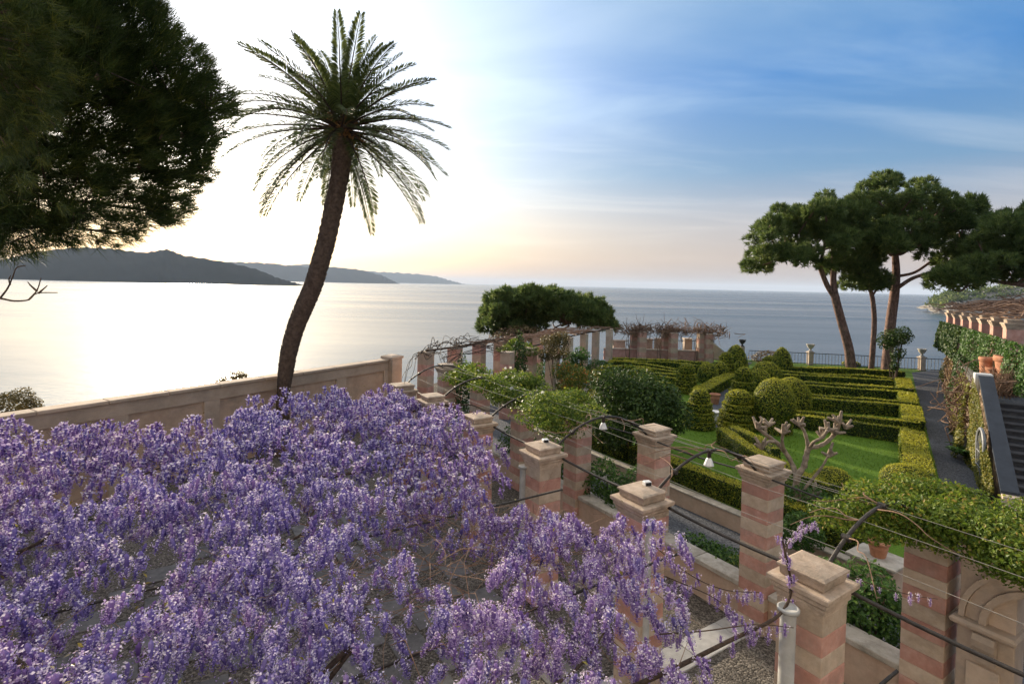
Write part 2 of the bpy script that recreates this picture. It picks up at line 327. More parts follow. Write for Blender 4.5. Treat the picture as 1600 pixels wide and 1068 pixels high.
M['lawn'] = ground_mat('lawn_ground', [(.2, (.055, .115, .008)), (.5, (.088, .17, .010)), (.8, (.125, .21, .014))], 60, .3)
M['soil'] = ground_mat('soil', [(.2, (.03, .022, .016)), (.6, (.06, .045, .032)), (.9, (.1, .075, .055))], 20, .6)
M['rock'] = surf('cliff_rock', [(.3, (.12, .11, .095)), (.5, (.22, .20, .175)), (.7, (.32, .295, .26))], .3, .95, 1.0, 1.5)
def poly_sheet(name, pts, z, mat, skirt=0.0):
    b_ = MB(); n = len(pts); v = [(p[0], p[1], z) for p in pts]; f = [list(range(n))]
    if skirt:
        v += [(p[0], p[1], z - skirt) for p in pts]; f += [[i, n + i, n + (i + 1) % n, (i + 1) % n] for i in range(n)]
    b_.add(v, f); return struct(b_.build(name, mat))
poly_sheet('ground', [(-26, -20), (90, -20), (90, 40), (36, 42.6), (24, 46), (15, 49), (7, 44.5), (-.8, 34), (-5.2, 25.8), (-6.3, 25.2), (-13.4, 13.9), (-26, 11)], -.02, M['soil'], 34)
poly_sheet('cliff_terrace', [(-30, 10), (-13.5, 14.2), (-6.6, 25.6), (-.9, 34.6), (7, 45), (15, 49.5), (24, 46.5), (36, 43), (60, 60), (20, 66), (-6, 60), (-14, 40), (-26, 22)], -4, M['soil'], 30)
terr = poly_sheet('terrace_pavement', [(-20, -6), (12, -6), tuple((np.array([6.42, 7.9, 0]) - DR * 12)[:2] + NR[:2] * .3), tuple(np.array([-3.9, 23.4]) + NR[:2] * .3), (-6.1, 25.1), (-13.3, 14.0), (-20, 11)], 0.0, M['pebble'])
poly_sheet('pergola_path', [tuple((np.array([6.42, 7.9, 0]) - DR * 8)[:2] + NR[:2] * .31), tuple((np.array([6.42, 7.9, 0]) - DR * 8)[:2] + NR[:2] * 3.2), (2.0, 22.0), (9.5, 42), (-.5, 33.5), (-5, 25.5), tuple(np.array([-3.9, 23.4]) + NR[:2] * .31)], .004, M['gravel'])
GW = np.array([5.65, 15.12, 0.])                                  # a point on the retaining wall of the garden
def gwp(t, off=0.0, z=0.0): p = GW + DR * t + NR * off; return np.array([p[0], p[1], z])
poly_sheet('lawn', [gwp(-4.6, .1)[:2], (13.6, 13.2), (13.5, 16.4), (30.5, 40.2), (33, 42), (24, 44.5), (17, 46.5), (9.8, 42.5), (2.2, 25.0), gwp(9.5, .1)[:2]], .5, M['lawn'], .5)
pl = np.array([13.5, 16.4]); pd = np.array([.582, .815]); pn = np.array([.815, -.582])
poly_sheet('gravel_drive', [(12.9, 12.9), pl - pd * .2, pl + pd * 29.3, (33.5, 41.8), (38, 41.0), (32, 35.0), (18.5, 17.5), (16.0, 13.0)], .506, M['gravel'], .5)

# sea, reaching the horizon
def water():
    m_, t, b = new_mat('sea_water'); c = N(t, 'ShaderNodeTexCoord')
    b.inputs['Base Color'].default_value = (.03, .055, .075, 1); b.inputs['Roughness'].default_value = .16; b.inputs['IOR'].default_value = 1.33; b.inputs['Specular IOR Level'].default_value = .42
    hs = []
    for sc, st, w_ in ((.05, (1, 1.6, 1), 1.0), (.35, (1, 1.5, 1), .35)):
        mpn = N(t, 'ShaderNodeMapping'); t.links.new(c.outputs['Object'], mpn.inputs[0]); mpn.inputs['Scale'].default_value = st; mpn.inputs['Rotation'].default_value = (0, 0, .3)
        n = N(t, 'ShaderNodeTexNoise'); n.inputs['Scale'].default_value = sc; n.inputs['Detail'].default_value = 4; t.links.new(mpn.outputs[0], n.inputs['Vector'])
        hs.append(math_n(t, 'MULTIPLY', n.outputs['Fac'], w_))
    bp = N(t, 'ShaderNodeBump'); bp.inputs['Strength'].default_value = .3; bp.inputs['Distance'].default_value = 1.0
    t.links.new(math_n(t, 'ADD', *hs), bp.inputs['Height']); t.links.new(bp.outputs[0], b.inputs['Normal'])
    # calm slicks: long bands a little smoother than the rest
    mpn = N(t, 'ShaderNodeMapping'); t.links.new(c.outputs['Object'], mpn.inputs[0]); mpn.inputs['Scale'].default_value = (.0006, .006, 1)
    n = N(t, 'ShaderNodeTexNoise'); n.inputs['Scale'].default_value = 1.0; n.inputs['Detail'].default_value = 5; n.inputs['Distortion'].default_value = .6; t.links.new(mpn.outputs[0], n.inputs['Vector'])
    t.links.new(ramp_n(t, n.outputs['Fac'], [(.36, (.20, .20, .20)), (.64, (.30, .30, .30))]), b.inputs['Roughness'])
    return m_
b_ = MB(); R_ = 42000.; n = 72
b_.add([(R_ * math.cos(a * 2 * PI / n), R_ * math.sin(a * 2 * PI / n), -30) for a in range(n)], [list(range(n))]); struct(b_.build('sea', water()))

M['hill'] = surf('wooded_hill', [(.3, (.008, .011, .012)), (.6, (.015, .018, .018)), (.8, (.024, .026, .024))], .004, 1.0, .3, .02, spec=0)
def hill(name, sky, D, depth, zb=-30):
    """a ridge surveyed from its skyline: slopes down to the water in front and away behind"""
    pts = curve_pts([(a, b_, 0) for a, b_ in sky], 10)[:, :2]; v = []; rr = np.random.default_rng(len(sky)); K = 14
    wob = np.cumsum(rr.normal(0, .12, len(pts))) * .8
    for i, (px, py) in enumerate(pts):
        top = WY(px, py + .5 * math.sin(i * 1.7) + rr.normal(0, .35), D)
        for k in range(K + 1):
            s_ = k / K - .62
            hh = (1 - abs(s_ / .62) ** 1.15 if s_ < 0 else 1 - (s_ / .38) ** 1.4)
            hh = max(0, hh) * (1 + .10 * math.sin(i * .9 + k * 1.3) * (0 if k in (0, K) else abs(s_) * 2))
            sc = 1 + s_ * depth / D
            v.append((top[0] * sc, D + s_ * depth, zb - 2 + (max(top[2], zb) - zb + 2) * hh))
    n_ = len(pts); f = np.array([[i * (K + 1) + k, (i + 1) * (K + 1) + k, (i + 1) * (K + 1) + k + 1, i * (K + 1) + k + 1] for i in range(n_ - 1) for k in range(K)])
    b2 = MB(); b2.add(v, f, smooth=True); return struct(b2.build(name, M['hill']))
hill('near_hills', [(-420, 380), (-250, 392), (-120, 400), (-20, 408), (60, 392), (130, 385), (180, 388), (225, 393), (260, 389), (290, 398), (350, 408), (400, 420), (432, 433), (455, 440), (478, 446)], 3800, 1200)
hill('middle_hills', [(280, 425), (340, 410), (385, 409), (425, 411), (470, 416), (520, 417), (560, 421), (596, 430), (612, 438), (626, 444)], 11000, 2400)
hill('far_hills', [(430, 418), (480, 412), (540, 419), (590, 424), (640, 427), (680, 431), (700, 437), (716, 441), (730, 445)], 20000, 3000)
# rocky headland to the right
def headland():
    b2 = MB(); sky_ = [(1450, 487, 481), (1458, 486, 478), (1466, 487, 479), (1474, 488, 466), (1486, 489, 460), (1500, 490, 459), (1530, 492, 456), (1570, 494, 448), (1620, 496, 436), (1700, 500, 420), (1850, 505, 400)]
    P = curve_pts([(a, c, b_) for a, b_, c in sky_], 8); v = []; K = 8; rr = np.random.default_rng(3)
    for i, (px, pt, pb) in enumerate(P):
        D = 1080 - i * 1.5
        t_ = WY(px, pt + rr.normal(0, .8), D); bz = -31.
        for k in range(K + 1):
            s_ = k / K; hh = min(1, (s_ * 2.2) ** .55) if s_ < .5 else 1 - (s_ - .5) * .6
            v.append((t_[0] * (1 + (s_ - .4) * .1) + rr.normal(0, 1.2), D + (s_ - .4) * 160, bz + (t_[2] - bz) * hh + rr.normal(0, 1.0) * (k > 0)))
    n_ = len(P); b2.add(v, np.array([[i * (K + 1) + k, (i + 1) * (K + 1) + k, (i + 1) * (K + 1) + k + 1, i * (K + 1) + k + 1] for i in range(n_ - 1) for k in range(K)]))
    o = struct(b2.build('headland', M['rock']))
    b3 = MB(); pp = []
    for _ in range(900):
        i = rr.integers(16, n_ - 1); s_ = rr.integers(2, K); p = np.array(v[i * (K + 1) + s_]); pp.append(p + rr.normal(0, 4, 3) * [1, 1, .4] + [0, 0, 2])
    pp = np.array(pp)
    for c_ in range(7): b3.leaves(pp + rng.normal(0, 2.5, pp.shape), np.tile([0, -.5, .8], (len(pp), 1)), 4.5, .8, 0)
    o2 = b3.build('headland_woods', G['pine']); o2['kind'] = 'stuff'
headland()
# the evening haze that fades the far hills
hm = bpy.data.materials.new('haze'); hm.use_nodes = True; ht = hm.node_tree; ht.nodes.clear()
pv_ = N(ht, 'ShaderNodeVolumePrincipled'); pv_.inputs['Color'].default_value = (.68, .80, .97, 1); pv_.inputs['Density'].default_value = 3.4e-5; pv_.inputs['Anisotropy'].default_value = .0
ho = N(ht, 'ShaderNodeOutputMaterial'); ht.links.new(pv_.outputs[0], ho.inputs['Volume'])
b_ = MB(); b_.box((0, 3000, 200), (90000, 90000, 470)); hz = b_.build('haze', hm); hz['kind'] = 'stuff'
#@@PART2@@
# ------------------------------------------------------------------ unseen villa front the view seems taken from, added to bounce warm fill
vp = -2.2
b = MB(); b.box((-2, vp - .3, 6.2), (34, .6, 12.4)); villa = struct(b.build('villa_bounce_wall', M['whitestone'], None, (-2, vp - .3, 0)))
for j in range(2):  # invented windows and cornice dressing the added bounce wall
    for i in range(9):
        x_ = -16.4 + 3.6 * i; zc_ = 2.6 + 5.0 * j
        b = MB(); b.box((x_ + 2, .33, zc_), (1.2, .05, 2.3)); b.build('window_pane', M['glass_dark'], villa)
        b = MB(); b.bbox((x_ + 2, .36, zc_ + 1.28), (1.6, .16, .16)); b.bbox((x_ + 2, .36, zc_ - 1.24), (1.6, .2, .12)); b.bbox((x_ + 1.3, .36, zc_), (.14, .12, 2.36)); b.bbox((x_ + 2.7, .36, zc_), (.14, .12, 2.36)); b.build('window_frame', M['beige'], villa)
b = MB(); b.bbox((0, .42, 11.9), (34.4, .5, .5)); b.bbox((0, .36, 5.2), (34.2, .2, .2)); b.build('cornice', M['beige'], villa)
# ------------------------------------------------------------------ pillars of the pergola
ORD = ['nearest', 'second', 'third', 'fourth', 'fifth', 'sixth', 'seventh', 'eighth', 'ninth', 'tenth', 'eleventh', 'twelfth']
_course = {}
def pillar(loc, label, group, h=3.25, w=.54, rot=ROWA, capped=True, first=0, course=.235, mats=('pink', 'beige'), name='pergola_pillar', seed=0):
    """square banded pillar: stone courses, stepped cornice, block on top"""
    t = thing(name, label, 'pillar', loc, rot, group)
    sh = h - (.43 if capped else .06); n = max(2, round(sh / course)); ch = sh / n
    for k in range(n):
        key = (round(ch, 4), w, mats[(k + first) % 2])
        if key not in _course:
            b = MB(); b.bbox((0, 0, ch / 2), (w, w, ch - .002), b=.008); _course[key] = b.mesh('stone_course', M[key[2]])
        o = link('stone_course', _course[key], t, (0, 0, k * ch)); o.scale = (1 + .006 * ((k * 7 + seed) % 3), 1 + .006 * ((k * 5 + seed) % 3), 1)
    key = ('top', w, capped)
    if key not in _course:
        a = w / 2; b = MB()
        if capped:
            b.frust((0, 0, 0), [(a + .005, 0), (a + .005, .05), (a + .03, .06), (a + .03, .10), (a + .055, .13), (a + .055, .17), (a + .09, .20), (a + .095, .25), (a + .085, .262)])
            c = MB(); c.frust((0, 0, .262), [(a - .03, 0), (a - .015, .02), (a - .01, .10), (a + .015, .115), (a + .015, .14), (a - .015, .155), (.05, .168)])
            _course[key] = (b.mesh('cornice', M['cap']), c.mesh('cap_block', M['cap']))
        else:
            b.frust((0, 0, 0), [(a + .01, 0), (a + .01, .03), (a - .02, .06)]); _course[key] = (b.mesh('cap_block', M['cap']),)
    for me in _course[key]: link(me.name.split('.')[0], me, t, (0, 0, sh))
    return t
def FP(k): return np.array([3.67 - 1.48 * k, 6.27 + 2.29 * k, 0.])
def BP(k): return np.array([4.92 - 1.5 * k, 10.15 + 2.25 * k, 0.])
flab = ['banded stone pillar with wisteria on its cap beside the round white pipe', 'banded pillar with a white box lamp and black cable on its cap',
        'banded pillar with a white box lamp on its cap, behind the slim white pipe', 'pink pillar with white petals on its cap, rising from the wisteria before the rose arbour', 'pillar stump half hidden by wisteria under the dark iron arch']
for k in range(5):
    pillar(FP(k), flab[k], 'capped pillars along the terrace', first=k % 2, seed=k)
pillar((-3.45, 16.95, 0), 'capped corner pillar at the far tip of the wisteria near the long wall', 'capped pillars along the terrace', w=.6, seed=6)
blab = {-1: 'tall pink and beige banded pillar beside the arched stone gateway', 0: 'tall pink and beige banded pillar in front of the pollarded tree', 1: 'capped banded pillar in front of the dark camellia tree and lawn',
        2: 'banded pillar standing under the right end of the climbing rose arbour', 3: 'banded pillar under the middle of the climbing rose arbour', 4: 'pink pillar behind the petal-strewn cap, under the rose arbour', 5: 'slim pillar with sunlit left edge at the far end of the garden-side row'}
for k in range(-1, 6):
    pillar(BP(k), blab[k], 'pillars along the garden side of the pergola path', first=(k + 1) % 2, seed=k + 3)
far = [(-4.0, 25.0), (-2.82, 26.8), (-1.73, 28.9), (-.62, 30.4), (.6, 32.8), (1.8, 35.2), (3.1, 37.6)]
for k, p in enumerate(far):
    pillar((*p, 0), ('%s pillar of the seaward row from the end of the long wall' % ORD[k]).replace('nearest', 'first'), 'far pergola pillars against the sea', h=3.25, w=.56, rot=rad(63), capped=False, first=k % 2, course=.5, mats=('plaster', 'pink') if k > 1 else ('pink', 'plaster'), seed=k)
inn = [(-.16, 25.65), (1.03, 27.7), (2.35, 30.6), (3.6, 33.5), (5.0, 36.3), (6.1, 38.2), (7.6, 41.0)]
for k, p in enumerate(inn):
    pillar((*p, 0), ('%s pillar of the inner row of the curving far pergola' % ORD[k]).replace('nearest', 'first'), 'inner pillars of the far pergola', h=3.25, w=.44 if k > 3 else .52, rot=rad(63), capped=k in (1,), first=k % 2, course=.5, mats=('plaster', 'beige') if k > 1 else ('pink', 'plaster'), seed=k)

# ------------------------------------------------------------------ low wall between the garden-side pillars
_cs = {}
for k in range(-2, 5):
    a, c = BP(k), BP(k + 1); L = np.linalg.norm(c - a) - .56; mid = (a + c) / 2
    t = thing('low_wall', ['low plaster wall with stone coping beneath the gateway end of the pergola', 'low plaster wall under dark shrubs between the gateway pillar and its neighbour', 'low plaster wall with stone coping in front of the green plant bed', 'low plaster wall below the camellia lawn, behind the white box lamp', 'low plaster wall behind the slim white pipe', 'low plaster wall below the rose arbour', 'low plaster wall at the far end of the wisteria'][k + 2], 'low wall', mid, ROWA, 'low walls between pergola pillars')
    b = MB(); b.box((0, 0, .35), (L, .34, .70)); b.build('wall_body', M['plaster'], t)
    n = 2; sl_ = L / n
    for i in range(n):
        if 'c' not in _cs: b = MB(); b.bbox((0, 0, .05), (sl_ - .012, .44, .10), b=.012); _cs['c'] = b.mesh('coping_stone', M['coping'])
        o = link('coping_stone', _cs['c'], t, (-L / 2 + sl_ * (i + .5), .0, .70 + .003 * ((i + k) % 2))); o.rotation_euler = (0, 0, .004 * (i - .5))
# garden retaining wall beyond the path
t = thing('retaining_wall', 'long low plaster retaining wall between gravel path and hedge', 'retaining wall', gwp(2.3, 0), ROWA)
b = MB(); b.box((0, 0, .225), (14.0, .24, .45)); b.build('wall_body', M['plaster'], t)
for i in range(10):
    b = MB(); b.bbox((-6.3 + 1.4 * i, 0, .475), (1.385, .30, .05), b=.01); b.build('coping_stone', M['coping'], t)

# ------------------------------------------------------------------ terrace slabs
bs = MB(); bs.bbox((0, 0, .012), (.60, .60, .03), b=.008); slab_me = bs.mesh('paving_slab', M['slab'])
o0 = np.array([1.2, 6.0, 0]); cnt = 0
for i in range(-1, 17):
    for j in range(-13, 3):
        if (i + j) % 2: continue
        p = o0 + DR * .62 * i + NR * .62 * j
        if not (-8 < p[0] < 2.6 and 4.2 < p[1] < 15): continue
        o = link('paving_slab', slab_me, terr, tuple(p)); o.rotation_euler = (rng.normal(0, .004), rng.normal(0, .004), ROWA + rng.normal(0, .012)); cnt += 1
bs = MB(); bs.bbox((0, 0, .014), (1.1, .58, .034), b=.01); ps_me = bs.mesh('border_slab', M['slab_pale'])
pa = W(1025, 1047, 0); 
for i in range(-5, 4):
    p = pa + NR * (1.115 * i + .3); o = link('border_slab', ps_me, terr, tuple(p)); o.rotation_euler = (0, 0, math.atan2(NR[1], NR[0]) + rng.normal(0, .006))

# ------------------------------------------------------------------ sea parapet wall on the left, with recessed panels
pe0 = np.array([-5.85, 25.0, 0]); pe1 = np.array([-13.2, 13.3, 0]); pdv = (pe1 - pe0); PL = np.linalg.norm(pdv[:2]); pdv = pdv / PL; pang = math.atan2(pdv[1], pdv[0]); pnv = np.array([-pdv[1], pdv[0], 0])
if pnv @ np.array([1, -1, 0]) < 0: pnv = -pnv; 
t = thing('parapet_wall', 'long sloping seaside parapet wall with recessed pink panels behind the palm', 'parapet wall', pe0, pang)
sgn = 1 if (np.array([-math.sin(pang), math.cos(pang), 0]) @ pnv) > 0 else -1
PH = 2.76
b = MB(); b.box((PL / 2 + .3, 0, PH / 2), (PL + .6, .30, PH)); b.build('wall_body', M['parapet_panel'], t)
npn = 5; pw = (PL - .2) / npn
for i in range(npn + 1):
    b = MB(); b.box((.1 + i * pw, sgn * .18, (PH - .40) / 2), (.52, .07, PH - .40)); b.build('pilaster', M['parapet'], t)
b = MB(); b.box((PL / 2 + .3, sgn * .185, PH - .20), (PL + .6, .08, .40)); b.build('frieze', M['parapet'], t)
for i in range(9):
    b = MB(); sw = (PL + .8) / 9; b.bbox((-.1 + sw * (i + .5), sgn * .03, PH + .055), (sw - .006, .52, .11), b=.02); b.build('coping_stone', M['parapet'], t)
b = MB(); b.bbox((-.25, sgn * .1, PH / 2 + .06), (.66, .7, PH + .12), b=.02); b.frust((-.25, sgn * .1, PH + .12), [(.38, 0), (.38, .1), (.2, .16)]); b.build('end_pier', M['parapet'], t)

# ------------------------------------------------------------------ white pipes, box lamps, iron arches, rails, wires, hanging lamps
def steel_post(px, py, z, r, label):
    p = W(px, py, z); b = MB()
    t = thing('support_pipe', label, 'support pipe', (p[0], p[1], 0), 0, 'white pipes holding up the wisteria')
    b.lathe((0, 0, 0), [(r * 1.25, 0), (r * 1.25, .04), (r, .05), (r, z - .04)], 18); b.build('pipe', M['pipe'], t)
    b = MB(); b.lathe((0, 0, 0), [(r, z - .05), (r * 1.38, z - .04), (r * 1.42, z - .01), (r * 1.36, z), (r * 1.1, z + .004), (r * 1.05, z - .012), (.001, z - .012)], 18); b.build('flange', M['pipe'], t)
steel_post(1232, 948, 2.9, .085, 'round white pipe with a flat flange beside the wisteria-topped cap')
steel_post(1012, 806, 2.9, .075, 'white pipe top peeping from blossoms beside the second capped pillar')
steel_post(818, 727, 2.75, .075, 'slim white pipe standing left of the third capped pillar')
def box_lamp(p, label):
    t = thing('box_lamp', label, 'spotlight', p, .3, 'white box lamps on pillar caps'); b = MB(); b.bbox((0, 0, .045), (.13, .10, .08), b=.012); b.build('housing', M['lampwhite'], t)
    b = MB(); b.box((0, -.0525, .045), (.10, .006, .055)); b.build('lens', M['glass_dark'], t); b = MB(); b.box((0, .0, .004), (.05, .16, .008)); b.build('bracket', M['iron'], t)
box_lamp(FP(1) + np.array([.11, .14, 3.225]), 'small white box lamp with black cable on the second capped pillar')
box_lamp(FP(2) + np.array([.05, .12, 3.225]), 'small white box lamp on the third capped pillar')
arch_pts = {}
for k in range(-1, 5):
    a = FP(k + 1) + np.array([0, 0, 3.0]) + NR * .22; c = BP(k) + np.array([0, 0, 3.02]) - NR * .2
    pts = []
    for s_ in np.linspace(0, 1, 17):
        p = a + (c - a) * s_; p[2] += .62 * math.sin(PI * s_) ** .8; pts.append(p)
    arch_pts[k] = np.array(pts); b = MB(); b.tube(pts, .026, 7)
    for s_ in (3, 8, 13): b.tube([pts[s_] - DR * .05, pts[s_] + DR * .05], .045, 6)
    o = b.build('iron_arch', M['iron'], None, tuple(FP(k + 1))); tag(o, ['dark iron arch rising from the wisteria-topped cap into the green vine', 'dark iron arch with a white bell lamp before the lawn', 'dark iron arch with a white bell lamp before the camellia', 'iron arch under the near end of the rose arbour', 'iron arch under the middle of the rose arbour', 'iron arch over the far wisteria tip'][k + 1], 'iron arch', 'iron arches over the pergola path', 'thing')
for k in range(-1, 5):
    a, c = FP(k), FP(k + 1)
    pts = [a + (c - a) * s_ + np.array([0, 0, 3.0 - .05 * math.sin(PI * s_)]) + NR * .26 for s_ in np.linspace(0.04, .96, 7)]
    b = MB(); b.tube(pts, .024, 7); o = b.build('iron_rail', M['iron'], None, tuple(pts[0]))
    tag(o, ['thick dark iron rail running past the gateway from the nearest cap', 'dark iron rail between the wisteria-topped cap and the cap with cable', 'dark iron rail between the two caps carrying box lamps', 'dark iron rail from the third cap back to the petal-strewn cap', 'dark iron rail behind the petal-strewn cap', 'dark iron rail at the far tip of the wisteria'][k + 1], 'iron rail', 'iron rails along the capped pillars', 'thing')
for k in range(-1, 2):
    a, c = BP(k), BP(k + 1)
    pts = [a + (c - a) * s_ + np.array([0, 0, 3.04 - .06 * math.sin(PI * s_)]) - NR * .30 for s_ in np.linspace(-.06, 1.04, 9)]
    b = MB(); b.tube(pts, .017, 6); o = b.build('black_cable', M['iron'], None, tuple(pts[0]))
    tag(o, ['black cable running from the tall pillar into the green vine', 'black cable strung between the tall pillar and the camellia pillar', 'black cable running from the camellia pillar into the rose arbour'][k + 1], 'cable', 'black cables along the garden side', 'thing')
for j, s_ in enumerate((2, 5, 8, 11, 14)):
    pts = []
    for k in range(-1, 5):
        p = arch_pts[k][s_].copy()
        if pts: q = (p + pts[-1]) / 2; q[2] -= .03; pts.append(q)
        pts.append(p)
    pts.insert(0, arch_pts[-1][s_] - (FP(1) - FP(0)))
    b = MB(); b.tube(pts, .0042, 4); o = b.build('trellis_wire', M['wire'], None, tuple(pts[0]))
    tag(o, '%s trellis wire across the arches, counted from the wisteria side' % ['first', 'second', 'third', 'fourth', 'fifth'][j], 'wire', 'wires strung across the pergola arches', 'thing')
def bell_lamp(p, label):
    t = thing('hanging_lamp', label, 'lamp', p - np.array([0, 0, .26]), 0, 'bell lamps hanging from the arches')
    b = MB(); b.lathe((0, 0, 0), [(.035, .26), (.035, .14), (.03, .13)], 10); b.build('socket', M['iron'], t)
    b = MB(); b.lathe((0, 0, 0), [(.032, .14), (.05, .11), (.085, .02), (.088, .0), (.08, .0), (.045, .10)], 16); b.build('lamp_shade', M['lampwhite'], t)
    b = MB(); b.lathe((0, 0, 0), [(.001, .0), (.02, .01), (.028, .04), (.02, .08)], 10); b.build('bulb', M['whitestone'], t)
bell_lamp(arch_pts[0][8] + NR * .0, 'white bell lamp hanging from the arch before the front lawn')
bell_lamp(arch_pts[1][8], 'white bell lamp hanging from the arch before the camellia')

# bare climbing stems on the wires
def vine_stems(name, label, segs, mat, r=.008, cat='climbing plant', group=None):
    b = MB()
    for pts in segs: b.tube(curve_pts(pts, 4), np.linspace(r * 1.3, r * .5, (len(pts) - 1) * 4 + 1), 4)
    o = b.build(name, mat, None, tuple(segs[0][0])); tag(o, label, cat, group, 'thing'); return o
def sprays(k, n, s_lo=0, s_hi=1, len_=.9):
    out = []
    for _ in range(n):
        a = arch_pts[k][rng.integers(3, 14)]; d = DR * rng.choice([-1, 1]) * rng.uniform(.3, 1) + NR * rng.normal(0, .6); d = d / np.linalg.norm(d); L = rng.uniform(.5, 1.2) * len_; pts = [a]
        for i in range(1, 5): pts.append(a + d * L * i / 4 + np.array([0, 0, .06 * math.sin(i) - .04 * i * rng.uniform(0, 1)]) + rng.normal(0, .04, 3))
        out.append(pts)
    return out
vine_stems('bare_climber', 'bare pale climber stems on the wires before the lawn', sprays(0, 10), M['twig'], .008)
vine_stems('bare_climber', 'bare pale climber stems on the wires before the camellia', sprays(1, 9), M['twig'], .008)
vine_stems('bare_climber', 'few bare stems crossing the wires beside the gateway pillar', sprays(-1, 8), M['twig'], .008)
# far leafless climber over the corner of the pergola
segs = []
fp = [np.array([*p, 3.25]) for p in far]; ip = [np.array([*p, 3.25]) for p in inn]
for a, c in ((fp[0], np.array([-3.45, 16.95, 3.2])), (fp[0], fp[1]), (fp[1], fp[2]), (fp[0], ip[0]), (fp[1], ip[0]), (fp[1], BP(5) + [0, 0, 3.2]), (fp[0], BP(5) + [0, 0, 3.2]), (BP(5) + [0, 0, 3.2], ip[0]), (fp[2], ip[1])):
    for _ in range(4):
        q = [a + (c - a) * s_ + np.array([0, 0, .35 * math.sin(PI * s_) + rng.normal(0, .10)]) + rng.normal(0, .14, 3) for s_ in np.linspace(0, 1, 6)]; segs.append(q)
vine_stems('bare_climber', 'tangle of leafless stems arching over the pergola corner near the sea', segs, M['bark'], .015)
segs = []
for k in range(2, 6):
    a, c, e, g = fp[min(k, 6)], fp[min(k + 1, 6)], ip[k], ip[k + 1]
    for u, v_ in ((a, c), (e, g), (a, e), (c, g), (a, g), (c, e)):
        for _ in range(2):
            q = [u + (v_ - u) * s_ + np.array([0, 0, .06 + .10 * math.sin(PI * s_)]) + rng.normal(0, 1, 3) * [.3, .3, .07] for s_ in np.linspace(0, 1, 5)]; segs.append(q)
vine_stems('bare_climber', 'mat of grey leafless stems roofing the curving far pergola', segs, M['twig'], .022)
for k in range(2, 7):
    for row, nm in ((far, 'seaward'), (inn, 'inner')):
        a = np.array([*row[k - 1 if row is inn else k - 2], 3.28]); c = np.array([*row[k if row is inn else k - 1], 3.28]); b = MB(); b.tube([a, c], .05, 6)
        tag(b.build('timber_rail', M['bark'], None, tuple(a)), '%s top rail on the %s row of the far pergola' % (['first', 'second', 'third', 'fourth', 'fifth'][k - 2], nm), 'rail', 'rails on the far pergola', 'thing')

# ------------------------------------------------------------------ far end of the garden: pillars in pairs on a low wall, piers and railings
E0 = W(960, 560, .5); E1 = W(1115, 567, .5)
YE = 44.0
def at(px, Y, z): 
    p = WY(px, 500, Y); return np.array([p[0], Y, z])
t = thing('end_wall', 'low pink wall carrying the three pillar pairs before the sea', 'low wall', at(1030, YE + .1, .4), rad(-3))
b = MB(); b.box((0, 0, .46), (9.0, .3, .92)); b.build('wall_body', M['pink'], t)
for i in range(6): b = MB(); b.bbox((-3.75 + 1.5 * i, 0, .95), (1.49, .42, .07), b=.01); b.build('coping_stone', M['palestone'], t)
for i, (pa_, pb_, nm) in enumerate(((992, 1004, 'left'), (1041, 1053, 'middle'), (1097, 1108, 'right'))):
    for j, px in enumerate((pa_, pb_)):
        pillar(at(px, YE - .35 - j * .35 + .9 * (j == 0 and i < 2), .45), '%s pillar of the %s vine-topped pair on the low pink wall' % (['left-hand', 'right-hand'][j], nm), 'paired pillars at the end of the garden', h=2.45 - .02 * i, w=.58, rot=rad(5), capped=False, first=j, course=.4, mats=('pink', 'plaster'), name='end_pillar', seed=i)
    c = at((pa_ + pb_) / 2, YE - .3, 2.95); segs = []
    for _ in range(90):
        a = c + rng.normal(0, 1, 3) * [.75, .3, .10]; segs.append([a, a + rng.normal(0, .25, 3) + [0, 0, .1], a + rng.normal(0, .4, 3) + [0, 0, .05], a + rng.normal(0, .5, 3)])
    for _ in range(4):
        f0 = at(pa_ - 8 + rng.normal(0, 2), YE - .9, .5); segs.append([f0, f0 + [rng.normal(0, .1), 0, .9], f0 + [rng.normal(-.1, .15), 0, 1.7], c + rng.normal(0, .3, 3)])
    o = vine_stems('wisteria_tangle', 'bare reddish vine tangle capping the %s pillar pair' % nm, segs, M['twig'], .024, 'climbing plant', 'bare vine tangles on the pillar pairs')
def urn(b, c, s, plant=None):
    b.lathe(c, [(s * .30, 0), (s * .30, s * .08), (s * .14, s * .14), (s * .12, s * .30), (s * .20, s * .38), (s * .40, s * .62), (s * .44, s * .82), (s * .52, s * .9), (s * .52, s * .95), (s * .40, s * .95), (s * .3, s * .8), (.001, s * .8)], 14)
for k, (px, w, h, lab) in enumerate(((968, 1.0, 1.35, 'pale stone block pier carrying a dark urn left of the pillar pairs'), (1013, .7, 1.55, 'pale pier just right of the left pillar pair'), (1030, .62, 1.6, 'pale pier between the left and middle pillar pairs'), (1075, .62, 1.65, 'pale pier between the middle and right pillar pairs'))):
    p = at(px, YE + 1.6, .5); t = thing('stone_pier', lab, 'pier', p, 0, 'pale piers of the end railing'); b = MB(); b.bbox((0, 0, h / 2), (w, .6, h), b=.02); b.build('pier_body', M['palestone'], t)
    b = MB(); b.bbox((0, 0, h + .04), (w + .1, .7, .08), b=.02); b.build('pier_cap', M['palestone'], t)
    if k == 0:
        b = MB(); urn(b, (.1, 0, 0), .62); o = b.build('stone_urn', M['greystone'], None, tuple(p)); o.location = (p[0], p[1], p[2] + h + .08); b = None; tag(o, 'dark urn on the pale block pier before the sea', 'urn', 'garden urns', 'thing')
rbm = MB(); rbm.box((0, 0, .5), (.028, .028, 1.0)); rb_me = rbm.mesh('railing_bar', M['fence'])
